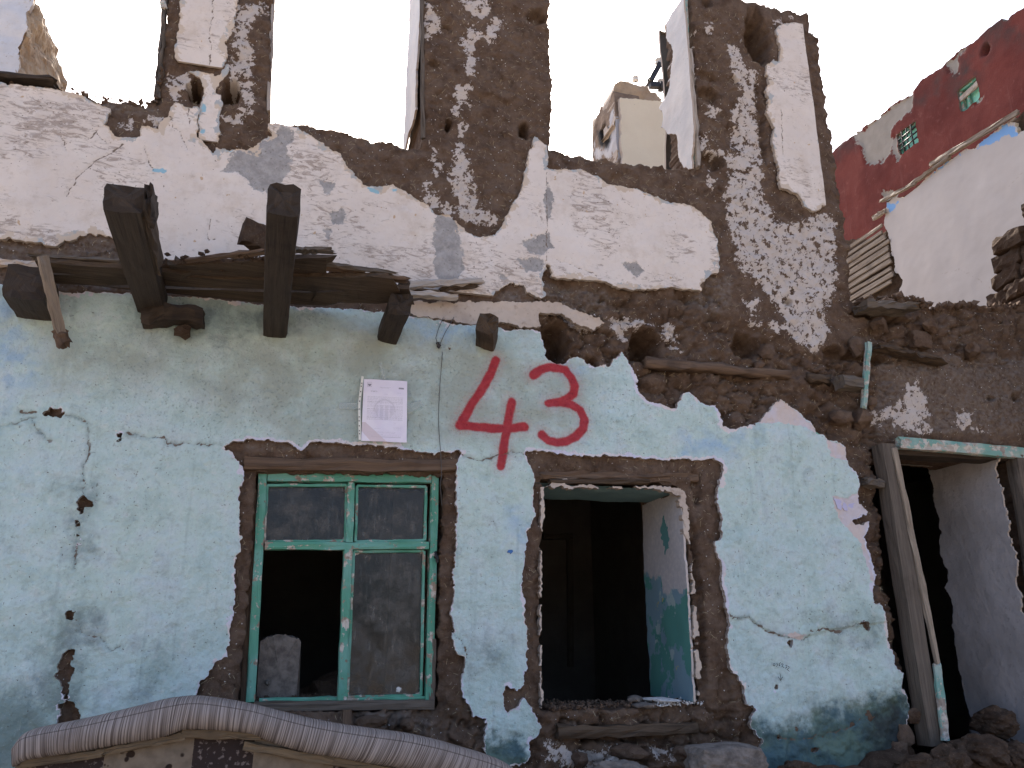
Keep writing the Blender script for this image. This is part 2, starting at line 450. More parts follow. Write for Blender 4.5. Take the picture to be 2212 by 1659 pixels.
def plaster(name, c1, c2, c3, bump=0.4, rim=(0.4, 0.34, 0.29)):
    M = Mat(name, 0.88, 0.2)
    n1 = M.noise(3, 5, 0.62); n2 = M.noise(30, 5, 0.65)
    c = M.mix(M.ss(n1, 0.36, 0.66), c1, c2)
    c = M.mix(M.mth('MULTIPLY', M.ss(n2, 0.55, 0.75), 0.6), c, c3)
    c = M.mix(M.mth('MULTIPLY', M.ss(M.noise(70, 3), 0.69, 0.75), 0.7), c, (0.12, 0.10, 0.085))
    c = M.mix(M.attr('rim'), c, rim)
    return M.out(c, M.bump(M.mth('ADD', n2, M.noise(9, 4)), bump, 0.008))
CREAM = plaster('dirty cream plaster', (0.52, 0.44, 0.37), (0.40, 0.33, 0.28), (0.20, 0.155, 0.125))
GREYPL = plaster('grey plaster', (0.38, 0.36, 0.36), (0.48, 0.46, 0.47), (0.28, 0.255, 0.25), 0.7)
PARTY = plaster('plain white wall', (0.60, 0.565, 0.54), (0.64, 0.605, 0.585), (0.61, 0.575, 0.55), 0.12)
STUBW = plaster('cream wall', (0.70, 0.60, 0.45), (0.74, 0.645, 0.49), (0.70, 0.605, 0.46), 0.1)
DARKPL = plaster('dark room plaster', (0.15, 0.135, 0.12), (0.18, 0.165, 0.15), (0.10, 0.09, 0.08), 0.3)  # rooms' darkness partly put into this low wall colour
TAN = plaster('tan mud plaster', (0.44, 0.33, 0.22), (0.33, 0.24, 0.165), (0.23, 0.165, 0.115), 0.8)
JAMBW = plaster('peeling white jamb', (0.66, 0.64, 0.62), (0.56, 0.56, 0.57), (0.43, 0.52, 0.54), 0.3)

# painted reveal: grey-white above, two blues and greens below
M = Mat('painted window reveal', 0.8, 0.25)
n = M.noise(9, 5, 0.65); n2 = M.noise(40, 4)
c = M.mix(M.ss(n2, 0.4, 0.7), (0.45, 0.44, 0.46), (0.53, 0.51, 0.51))
zz = M.mth('ADD', M.attr('low'), M.mth('MULTIPLY', M.mth('SUBTRACT', n, 0.5), 0.16))
lowc = M.mix(M.ss(M.noise(5.0, 4, 0.6), 0.46, 0.50), (0.19, 0.31, 0.38), (0.09, 0.27, 0.24))
lowc = M.mix(M.ss(M.noise(7.0, 4, 0.6), 0.60, 0.63), lowc, (0.33, 0.44, 0.45))
lowc = M.mix(M.ss(M.noise(9.5, 3, 0.6), 0.68, 0.70), lowc, (0.42, 0.40, 0.16))
c = M.mix(M.ss(zz, 0.0, 0.012), c, lowc)
c = M.mix(M.ss(M.mth('ADD', M.attr('spot'), M.mth('MULTIPLY', M.mth('SUBTRACT', n2, 0.5), 0.03)), 0.0, 0.004), c, (0.10, 0.25, 0.25))
c = M.mix(M.attr('rim'), c, (0.5, 0.45, 0.42))
REVEAL = M.out(c, M.bump(M.noise(22, 5), 0.3, 0.008))

def wood(name, c1, c2, dark, rough=0.8, paint=None, chip=0.5, bump=0.6, spec=0.25):
    """grain runs along the attribute wc.x"""
    M = Mat(name, rough, spec)
    wc = M.attr('wc', 'Vector')
    g = M.noise(1.0, 6, 0.7, vec=M.vec(wc, (2.2, 55, 55)), dist=0.4)
    g2 = M.noise(1.0, 3, 0.6, vec=M.vec(wc, (5, 160, 160)))
    big = M.noise(4.0, 4, 0.6)
    c = M.mix(M.ss(g, 0.3, 0.7), c1, c2)
    c = M.mix(M.mth('MULTIPLY', M.ss(g2, 0.47, 0.25), 0.85), c, dark)
    c = M.mix(M.mth('MULTIPLY', M.ss(big, 0.5, 0.7), 0.55), c, dark)
    hh = M.mth('ADD', g, M.mth('MULTIPLY', g2, 0.6))
    if paint:
        p = M.mth('ADD', M.noise(16, 5, 0.65), M.mth('MULTIPLY', M.mth('SUBTRACT', g, 0.5), 0.35))
        pm = M.ss(p, chip, chip + 0.02)
        pc = M.mix(M.ss(M.noise(6, 3), 0.45, 0.6), paint[0], paint[1])
        pc = M.mix(M.mth('MULTIPLY', M.ss(M.noise(60, 3), 0.6, 0.75), 0.5), pc, (0.10, 0.14, 0.12))
        c = M.mix(pm, pc, M.mix(M.ss(M.noise(30, 3), 0.45, 0.6), c, (0.52, 0.49, 0.44)))
        hh = M.mth('SUBTRACT', M.mth('MULTIPLY', hh, 0.5), M.mth('MULTIPLY', pm, 0.4))
    return M.out(c, M.bump(hh, bump, 0.006))
W_DARK = wood('weathered dark beam', (0.034, 0.026, 0.021), (0.062, 0.046, 0.035), (0.012, 0.009, 0.008))
W_BROWN = wood('brown lintel wood', (0.095, 0.062, 0.043), (0.165, 0.110, 0.073), (0.035, 0.024, 0.018))
W_PLANK = wood('old plank wood', (0.050, 0.034, 0.023), (0.105, 0.073, 0.048), (0.018, 0.012, 0.009))
W_GREY = wood('silvered plank', (0.30, 0.265, 0.235), (0.42, 0.375, 0.335), (0.14, 0.115, 0.095))
W_POST = wood('grey door post', (0.088, 0.072, 0.058), (0.145, 0.120, 0.098), (0.04, 0.032, 0.026))
W_FRESH = wood('split raw wood', (0.20, 0.165, 0.13), (0.36, 0.30, 0.235), (0.14, 0.10, 0.07))
W_LATH = wood('lath wood', (0.20, 0.16, 0.125), (0.29, 0.24, 0.19), (0.09, 0.07, 0.055))
GREEN = wood('chipped green paint', (0.22, 0.16, 0.12), (0.34, 0.27, 0.21), (0.10, 0.075, 0.055), 0.6, ((0.085, 0.290, 0.205), (0.135, 0.340, 0.275)), 0.555, 0.5, 0.35)
BLUEGREEN = wood('pale turquoise paint', (0.30, 0.25, 0.21), (0.42, 0.38, 0.33), (0.14, 0.11, 0.09), 0.65, ((0.17, 0.34, 0.30), (0.30, 0.40, 0.365)), 0.50, 0.5, 0.3)

M = Mat('dirty window glass', 0.12, 0.5)
d = M.noise(14, 6, 0.7); d2 = M.noise(1.0, 4, 0.6, vec=M.vec(M.pos, (60, 60, 9)))
dust = M.mth('ADD', M.ss(d, 0.35, 0.8, 0.0, 0.55), M.ss(d2, 0.5, 0.8, 0.0, 0.35))
c = M.mix(dust, (0.030, 0.029, 0.027), (0.150, 0.142, 0.130))
pe = M.mth('ADD', M.attr('pane_edge'), M.mth('MULTIPLY', M.mth('SUBTRACT', M.noise(45, 4, 0.7), 0.5), 0.034))
c = M.mix(M.ss(pe, 0.007, 0.002), c, (0.50, 0.47, 0.42))
GLASS = M.out(c, M.bump(M.noise(3.5, 2), 0.12, 0.02), M.ss(d, 0.3, 0.8, 0.10, 0.5))
M.b.inputs['Alpha'].default_value = 1.0
ga = M.mth('ADD', 0.52, M.mth('MULTIPLY', dust, 0.5), clamp=True)
M.link(M.mth('MAXIMUM', ga, M.ss(pe, 0.007, 0.002)), M.b.inputs['Alpha'])

def plain(name, col, rough=0.7, var=0.25, scale=20, bump=0.2, spec=0.3):
    M = Mat(name, rough, spec)
    n = M.noise(scale, 5, 0.65)
    c = M.mix(M.ss(n, 0.3, 0.7), tuple(x * (1 - var) for x in col), tuple(min(1, x * (1 + var)) for x in col))
    return M.out(c, M.bump(n, bump, 0.006))
BLACKM = plain('black steel', (0.022, 0.022, 0.025), 0.5)
PORCELAIN = plain('porcelain', (0.6, 0.58, 0.54), 0.3, 0.1)
WIREM = plain('wire', (0.10, 0.10, 0.10), 0.6)
STRAW = plain('straw', (0.40, 0.33, 0.22), 0.8, 0.4, 60)
CRUMB = plain('plaster crumb', (0.58, 0.57, 0.56), 0.9, 0.2, 50)
STONE = plain('weathered stone', (0.16, 0.138, 0.122), 0.95, 0.35, 24, 0.8)
TURQ = plain('turquoise room wall', (0.30, 0.72, 0.58), 0.8, 0.12, 6)
INK = plain('black marker', (0.03, 0.03, 0.035), 0.6, 0.2)
PLASTIC = plain('white binder strip', (0.74, 0.74, 0.68), 0.4, 0.05)
RUST = plain('rusty nail', (0.16, 0.075, 0.045), 0.8, 0.3, 90)

# red painted house
M = Mat('red painted render', 0.9, 0.15)
n1 = M.noise(1.2, 5, 0.65); n2 = M.noise(12, 5, 0.65)
c = M.mix(M.ss(n1, 0.35, 0.65), (0.098, 0.024, 0.021), (0.138, 0.036, 0.030))
c = M.mix(M.mth('MULTIPLY', M.ss(n2, 0.55, 0.78), 0.55), c, (0.19, 0.075, 0.066))
stv = M.noise(1.0, 3, 0.6, vec=M.vec(M.pos, (9, 9, 0.7)))
c = M.mix(M.mth('MULTIPLY', M.ss(stv, 0.58, 0.78), 0.45), c, (0.20, 0.09, 0.08))
c = M.mix(M.mth('MULTIPLY', M.ss(M.attr('soot'), 0.0, 0.9), M.ss(M.noise(3, 4), 0.3, 0.6)), c, (0.045, 0.035, 0.035))
g = M.mth('ADD', M.attr('cement'), M.mth('MULTIPLY', M.mth('SUBTRACT', M.noise(9, 5, 0.65), 0.5), 0.22))
c = M.mix(M.ss(g, 0.0, 0.025), c, M.mix(M.noise(6, 4), (0.20, 0.185, 0.165), (0.31, 0.29, 0.265)))
c = M.mix(M.attr('rim'), c, (0.16, 0.13, 0.11))
REDW = M.out(c, M.bump(M.mth('ADD', M.noise(10, 5), M.noise(45, 4)), 0.25, 0.012))

# white party wall with a band of blue paint
M = Mat('white wall with blue band', 0.88, 0.2)
n1 = M.noise(2, 4); n2 = M.noise(25, 4)
c = M.mix(M.ss(n1, 0.3, 0.7), (0.475, 0.435, 0.405), (0.51, 0.47, 0.44))
b = M.mth('ADD', M.attr('blue'), M.mth('MULTIPLY', M.mth('SUBTRACT', M.noise(13, 5, 0.65), 0.5), 0.10))
c = M.mix(M.ss(b, 0.0, 0.01), c, (0.20, 0.38, 0.66))
c = M.mix(M.ss(M.attr('crack'), 0.006, 0.002), c, (0.42, 0.37, 0.33))
c = M.mix(M.attr('rim'), c, (0.55, 0.48, 0.36))
PARTYB = M.out(c, M.bump(n2, 0.15, 0.006))

# sofa cloth: fine ribs across the roll, and patchwork lining
M = Mat('ribbed sofa cloth', 0.95, 0.1)
s_ = M.attr('wc', 'Vector')
r1 = M.noise(1.0, 2, 0.5, vec=M.vec(s_, (210, 3, 3)))
r2 = M.noise(1.0, 2, 0.5, vec=M.vec(s_, (60, 2, 2)))
c = M.mix(M.ss(r1, 0.34, 0.64), (0.105, 0.085, 0.075), (0.335, 0.290, 0.265))
c = M.mix(M.mth('MULTIPLY', M.ss(r2, 0.42, 0.27), 0.8), c, (0.050, 0.038, 0.036))
c = M.mix(M.mth('MULTIPLY', M.ss(M.noise(7, 4), 0.5, 0.75), 0.45), c, (0.125, 0.095, 0.078))
c = M.mix(M.ss(M.attr('seam'), 0.0035, 0.001), c, (0.05, 0.04, 0.036))
CLOTH = M.out(c, M.bump(M.mth('ADD', r1, M.mth('MULTIPLY', r2, 0.6)), 0.6, 0.004))

M = Mat('patchwork lining', 0.95, 0.08)
uv = M.attr('wc', 'Vector')
x, y, z = M.xyz(uv)
chk = M.mth('GREATER_THAN', M.mth('FRACT', M.mth('MULTIPLY', x, 2.15)), 0.58)
wv = M.vec(uv, (1, 1, 1))
nw = M.noise(9, 3, 0.6, vec=uv)
v1 = M.voro(17, vec=uv); v2 = M.voro(42, vec=uv)
fl = M.ss(M.mth('ADD', v1, M.mth('MULTIPLY', v2, 0.6)), 0.62, 0.50)
light = M.mix(M.ss(M.noise(26, 4, vec=uv), 0.3, 0.7), (0.15, 0.12, 0.09), (0.215, 0.172, 0.13))
light = M.mix(M.mth('MULTIPLY', fl, M.ss(M.noise(6, 2, vec=uv), 0.30, 0.40)), light, M.mix(M.ss(nw, 0.4, 0.6), (0.045, 0.027, 0.018), (0.02, 0.017, 0.017)))
darkc = M.mix(M.ss(M.noise(55, 3, vec=uv), 0.56, 0.64), (0.038, 0.028, 0.026), (0.16, 0.13, 0.12))
c = M.mix(chk, light, darkc)
LINING = M.out(c, M.bump(M.noise(7, 4), 0.4, 0.02))

# notice paper: ink is a mask drawn on its own sheet
M = Mat('printed notice', 0.45, 0.3)
c = M.mix(M.ss(M.noise(9, 3), 0.4, 0.6), (0.74, 0.70, 0.82), (0.79, 0.755, 0.85))
c = M.mix(M.attr('ink'), c, (0.10, 0.09, 0.12))
c = M.mix(M.attr('pink'), c, (0.62, 0.52, 0.55))
PAPER = M.out(c, M.bump(M.noise(12, 2), 0.1, 0.01))
M = Mat('clear adhesive tape', 0.25, 0.5)
TAPE = M.out((0.50, 0.56, 0.52))
M.b.inputs['Alpha'].default_value = 0.28

# ================================================================== SETTING
g = 260.0
n = 41
gx = np.concatenate([-np.geomspace(g, 8, 8), np.linspace(-7, 8, 31), np.geomspace(9, g, 8)])
gy = np.concatenate([-np.geomspace(g, 8, 8), np.linspace(-7, 10, 35), np.geomspace(11, g, 8)])
GX, GY = np.meshgrid(gx, gy)
bank = 0.62 * smooth(GY, -2.6, -0.7) * smooth(GX, -9, -3) * (1 - smooth(GX, 7, 11)) * (1 - smooth(GY, 9, 10))
GZ = bank + 0.05 * fbm(GX, GY, 0.9, 3, 3) * smooth(20 - np.abs(GX) - np.abs(GY), 0, 6)
GZ = np.where((GX > -2.2) & (GX < 5.2) & (GY > -0.3) & (GY < 4.2), np.minimum(GZ, 0.55), GZ)
gi = np.arange(GX.size).reshape(GX.shape)
gq = np.stack([gi[:-1, :-1], gi[:-1, 1:], gi[1:, 1:], gi[1:, :-1]], -1).reshape(-1, 4)
ground = mesh_obj('ground', np.stack([GX.ravel(), GY.ravel(), GZ.ravel()], -1), gq, None, GROUND, None, smoothed=True, base=(0, 0, 0))
prop(ground, kind='structure')

# ================================================================== THE RUINED HOUSE
house = thing('ruined_house', (0.9, 0.25, 0.0), 'ruined two-storey mud house with turquoise ground floor and broken white upper floor', 'house')

# ---- outlines read off the photograph, laid on the wall plane
OUTER = [('w', -2.4, -0.1), ('w', -2.4, 4.32)] + \
    px('A', (-200, 480), (0, 505), (210, 520), (330, 553), (350, 572), (400, 562), (470, 572), (500, 597), (530, 580), (570, 612), (680, 615), (770, 632), (800, 612), (850, 642),
       (940, 662), (960, 632), (1005, 640), (1012, 600), (1030, 560), (1040, 440), (1060, 240), (1062, 120), (1080, 60), (1090, -230),
       (1500, -260), (1770, -240), (1760, 0), (1745, 300), (1735, 560), (1732, 700), (1752, 765), (1870, 788), (1900, 780), (1960, 785), (2000, 795), (2100, 828), (2212, 852)) + \
    px('B', (100, 862), (230, 892), (340, 922), (440, 940), (536, 932), (538, 700), (535, 500), (530, 250), (540, 0), (545, -310), (900, -330), (1355, -310),
       (1358, 0), (1362, 200), (1368, 350), (1375, 500), (1372, 650), (1368, 800), (1362, 935), (1450, 962), (1600, 992), (1750, 1022), (1900, 1045), (2050, 1052), (2212, 1082)) + \
    px('C', (60, 1092), (122, 1098), (120, 900), (112, 700), (105, 500), (95, 300), (78, 120), (55, -110), (200, -80), (430, 0), (500, 22), (560, 30), (600, 46), (640, 42), (700, 62), (790, 88),
       (832, 108), (850, 160), (870, 200), (900, 250), (912, 300), (900, 385), (918, 480), (940, 560), (945, 620), (955, 700), (960, 760), (975, 850), (992, 930), (1005, 1000), (1010, 1100),
       (1018, 1170), (1030, 1250), (1040, 1330), (1068, 1400), (1075, 1500), (1095, 1600)) + \
    px('F', (1105, 60), (1115, 180), (1130, 262), (1180, 285), (1240, 270), (1290, 276), (1350, 262), (1410, 255), (1440, 238), (1490, 250), (1530, 270), (1600, 312), (1640, 326), (1690, 315),
       (1760, 300), (1800, 322), (1850, 318), (1900, 302), (2000, 312), (2100, 300), (2212, 296), (2500, 280), (3400, 230)) + [('w', 6.4, 3.9), ('w', 6.4, -0.1)]
HOLES = [
    px('D', (1655, 1395), (2300, 1395)) + px('E', (680, 1410)) + px('H', (655, 300), (645, 800), (640, 1290), (0, 1300)) + px('G', (1540, 1300), (1560, 1100), (1590, 700), (1640, 100)),
    px('E', (1310, 1440), (2000, 1450), (2180, 1480)) + px('F', (0, 1500)) + px('I', (40, 60), (62, 300), (85, 620), (105, 900), (125, 1180), (135, 1250)) + px('H', (1900, 1275), (1312, 1288), (1308, 900), (1300, 500), (1312, 100)),
    [(1893, 962), (1960, 962), (2080, 968), (2196, 980), (2240, 1230), (2310, 1640), (2330, 1900), (2060, 1900), (1975, 1560), (1925, 1230)],
]
TEALP = [('w', -2.4, 0.2), ('w', -2.4, 3.28)] + [(-120, 600), (0, 613)] + px('D', (60, 200), (430, 238), (850, 240), (1300, 270), (1850, 320), (2212, 340)) + \
    px('E', (470, 385), (620, 420), (720, 440), (830, 452), (1040, 470), (1100, 480), (1180, 476), (1285, 480), (1300, 500), (1310, 580), (1330, 660), (1380, 690), (1440, 706), (1480, 670), (1520, 655), (1560, 672),
       (1610, 716), (1640, 720), (1690, 708), (1745, 712), (1770, 670), (1815, 628), (1840, 660), (1880, 720), (1915, 800), (1922, 880), (1970, 930), (2030, 950), (2100, 972), (2165, 988), (2185, 955), (2195, 925)) + \
    px('F', (0, 900), (40, 888), (90, 930), (150, 965), (212, 970), (240, 1050), (250, 1105), (290, 1122), (340, 1132), (380, 1105), (460, 1100), (480, 1080), (540, 1020), (570, 982), (620, 938), (660, 960), (740, 1010),
       (800, 1060), (840, 1110), (852, 1140), (905, 1160), (930, 1190), (1000, 1210), (1050, 1240), (1060, 1320), (1090, 1370), (1135, 1420), (1145, 1490), (1130, 1530), (1140, 1600), (1205, 1655)) + \
    px('I', (1180, 20), (1095, 50), (1125, 85), (1170, 82), (1216, 58), (1202, 110), (1172, 170), (1190, 230), (1215, 300), (1240, 400), (1246, 462), (1230, 500), (1236, 600), (1290, 602), (1310, 650), (1330, 750), (1345, 850),
       (1380, 930), (1380, 990), (1430, 1060), (1440, 1140), (1470, 1230), (1482, 1290), (1430, 1480), (1405, 1640), (1410, 2100), (560, 2100), (545, 1659), (500, 1560), (520, 1480), (480, 1440), (440, 1380), (440, 1330), (482, 1275), (412, 1250), (400, 1180), (380, 1100),
       (340, 1050), (310, 1000), (290, 900), (290, 800), (302, 700), (275, 620), (270, 560), (250, 460), (260, 400), (250, 330), (215, 270), (205, 200), (245, 180), (245, 0)) + \
    px('F', (215, 1570), (220, 1500), (240, 1450), (260, 1390), (240, 1340), (200, 1310), (150, 1318), (100, 1326), (0, 1312)) + \
    px('E', (2100, 1322), (2000, 1312), (1850, 1300), (1700, 1290), (1640, 1302), (1500, 1290), (1400, 1276), (1260, 1260), (1195, 1275), (1200, 1320), (1230, 1370), (1245, 1400), (1245, 1650)) + \
    px('H', (1250, 10), (1230, 90), (1205, 120), (1195, 200), (1190, 290), (1175, 380), (1175, 500), (1190, 600), (1190, 720), (1205, 800), (1200, 900), (1200, 1000), (1180, 1080), (1190, 1130), (1140, 1152), (1100, 1140), (1070, 1122),
       (1050, 1160), (1060, 1230), (1050, 1280), (1080, 1322), (1100, 1280), (1150, 1260), (1180, 1203), (1220, 1260), (1260, 1330), (1300, 1400), (1270, 1450), (1220, 1500), (1215, 1600), (1170, 1645), (1110, 1650), (1100, 2100), (930, 2100),
       (935, 1560), (930, 1450), (935, 1340), (900, 1330), (860, 1320), (830, 1260), (800, 1200), (775, 1150), (785, 1080), (790, 1020), (805, 970), (800, 940), (750, 900), (740, 860), (720, 800), (735, 770), (720, 720), (715, 640), (730, 550), (725, 400), (740, 200), (750, 0)) + \
    px('E', (742, 1640), (745, 1340), (760, 1310), (776, 1280), (750, 1250), (700, 1275), (640, 1270), (600, 1290), (560, 1276), (530, 1275), (400, 1260), (330, 1236), (200, 1230), (100, 1225), (0, 1214)) + \
    px('D', (2060, 1210), (2000, 1225), (1950, 1262), (1880, 1216), (1800, 1200), (1700, 1196), (1600, 1180), (1560, 1205), (1510, 1206), (1438, 1234), (1500, 1275), (1550, 1330), (1580, 1400), (1580, 1460), (1560, 1500), (1550, 1580)) + \
    px('G', (1555, 0), (1560, 60), (1555, 240), (1525, 300), (1520, 440), (1525, 560), (1505, 640), (1515, 680), (1490, 740), (1480, 850), (1455, 940), (1390, 985), (1350, 1050), (1290, 1110), (1260, 1190), (1250, 1500), (1200, 2300)) + [('w', 0.2, 0.2)]
TEALHOLES = [px('G', (440, 878), (490, 900), (470, 970), (482, 1030), (452, 1100), (445, 1225), (500, 1262), (525, 1300), (525, 1420), (375, 1420), (378, 1240), (425, 1220), (415, 1160), (380, 1100), (335, 1070), (370, 1020), (392, 950)),
    px('G', (412, 690), (450, 636), (490, 660), (484, 690), (440, 712)), px('D', (270, 1000), (330, 988), (390, 983), (428, 1015), (400, 1036), (330, 1047), (280, 1030)),
    px('D', (508, 1580), (530, 1540), (560, 1570), (600, 1590), (600, 1620), (560, 1630), (545, 1659)) + px('G', (520, 20), (515, 200), (500, 220), (495, 90), (505, 20)),
    px('I', (1150, 722), (1170, 688), (1212, 720), (1226, 762), (1190, 772)), px('I', (655, 862), (680, 840), (702, 820), (716, 876)), px('I', (600, 1130), (618, 1118), (625, 1145), (604, 1150)),
    px('I', (600, 1440), (640, 1436), (632, 1490), (618, 1470)), px('I', (840, 1530), (900, 1520), (880, 1572), (850, 1560)), 
    px('D', (762, 1150), (782, 1155), (795, 1190), (775, 1210), (758, 1190)), px('D', (225, 1090), (262, 1098), (255, 1112), (228, 1108)), px('E', (690, 590), (735, 596), (722, 608), (690, 603))]
W1P = [('w', -2.4, 4.20)] + px('A', (-150, 520), (0, 530), (90, 545), (200, 556), (330, 576), (420, 590), (500, 606), (560, 632), (590, 656), (640, 680), (715, 706), (702, 740), (678, 800), (715, 850), (740, 882), (840, 886), (868, 902), (905, 880),
       (900, 840), (920, 814), (1030, 832), (1030, 790), (1095, 740), (1115, 690), (1155, 654), (1215, 696), (1287, 680), (1280, 800), (1275, 882), (1330, 930), (1382, 998), (1402, 955), (1480, 976), (1540, 962), (1640, 960), (1700, 900), (1760, 880), (1740, 800), (1830, 802), (1930, 830),
       (2030, 890), (2100, 940), (2200, 1000)) + px('B', (0, 1012), (40, 1092), (130, 1172), (150, 1206), (250, 1214), (330, 1200), (440, 1262), (500, 1300), (560, 1332), (610, 1390), (700, 1395), (780, 1480), (850, 1530), (900, 1545), (1000, 1520), (1050, 1450), (1100, 1340),
       (1170, 1230), (1195, 1120), (1215, 1000), (1256, 884), (1300, 912), (1338, 942), (1338, 1086), (1400, 1094), (1550, 1094), (1650, 1130), (1730, 1190), (1830, 1206), (1950, 1230), (2050, 1282), (2140, 1312)) + \
    px('C', (0, 1318), (60, 1330), (130, 1388), (190, 1440), (195, 1500), (226, 1560), (235, 1659)) + px('F', (235, 90), (170, 130), (120, 186), (120, 220), (60, 216), (0, 208)) + \
    px('E', (2100, 200), (2000, 216), (1890, 216), (1800, 196), (1700, 166), (1600, 150), (1480, 152), (1400, 146), (1362, 124), (1350, 60), (1328, 48), (1316, 90), (1302, 140), (1310, 200), (1320, 260), (1290, 274), (1200, 240), (1180, 190), (1100, 176), (1050, 196), (1010, 232), (960, 266), (880, 282), (760, 292), (480, 282)) + \
    [(860, 622), (600, 588), (330, 566)] + px('A', (720, 1524), (650, 1520), (560, 1510), (480, 1546), (400, 1560), (350, 1602), (290, 1590), (230, 1572), (150, 1552), (0, 1550), (-150, 1548)) + [('w', -2.4, 3.52)]
W2P = px('C', (605, 190), (625, 165), (680, 145), (770, 134), (822, 170), (850, 202), (880, 250), (888, 350), (902, 450), (920, 560), (922, 690), (900, 750), (890, 830), (900, 930), (920, 1010), (940, 1080), (962, 1140), (990, 1220), (996, 1290), (960, 1322),
       (920, 1330), (880, 1362), (830, 1366), (790, 1342), (770, 1290), (740, 1256), (690, 1236), (640, 1216), (620, 1180), (626, 1100), (610, 1040), (590, 960), (580, 900), (592, 830), (570, 790), (552, 740), (550, 640), (540, 580), (560, 520), (540, 470), (550, 422), (590, 396), (628, 402), (628, 300))
W3P = px('A', (1185, -200), (1172, 0), (1160, 120), (1146, 220), (1136, 330), (1134, 410), (1200, 430), (1290, 442), (1370, 456), (1386, 486), (1430, 460), (1472, 390), (1482, 330), (1462, 270), (1500, 220), (1520, 150), (1530, 80), (1540, 0), (1545, -200))
W4P = px('A', (1205, 440), (1290, 452), (1372, 466), (1392, 492), (1432, 470), (1472, 402), (1478, 470), (1440, 512), (1402, 550), (1396, 592), (1432, 612), (1442, 680), (1426, 722), (1418, 900), (1405, 948), (1370, 940), (1332, 920), (1290, 880), (1284, 760), (1296, 680), (1322, 600), (1312, 510), (1262, 470))
W5P = px('C', (395, 90), (420, 70), (424, 200), (428, 300), (438, 350), (410, 320), (384, 262), (390, 180))
CREAMP = px('E', (440, 300), (760, 306), (900, 298), (1000, 306), (1150, 300), (1250, 296), (1420, 306), (1500, 356), (1600, 376), (1700, 424), (1640, 482), (1500, 434), (1430, 378), (1290, 366), (1280, 462), (1150, 462), (1040, 436), (830, 442), (700, 424), (440, 378))
LEFTBAND = [('w', -2.4, 3.34), ('w', -2.4, 3.50)] + px('A', (-100, 1570), (0, 1568), (200, 1580), (300, 1606), (420, 1580), (560, 1530), (700, 1540), (900, 1620)) + px('D', (1300, 40), (1300, 230), (420, 215), (60, 175), (0, 165), (-100, 160))

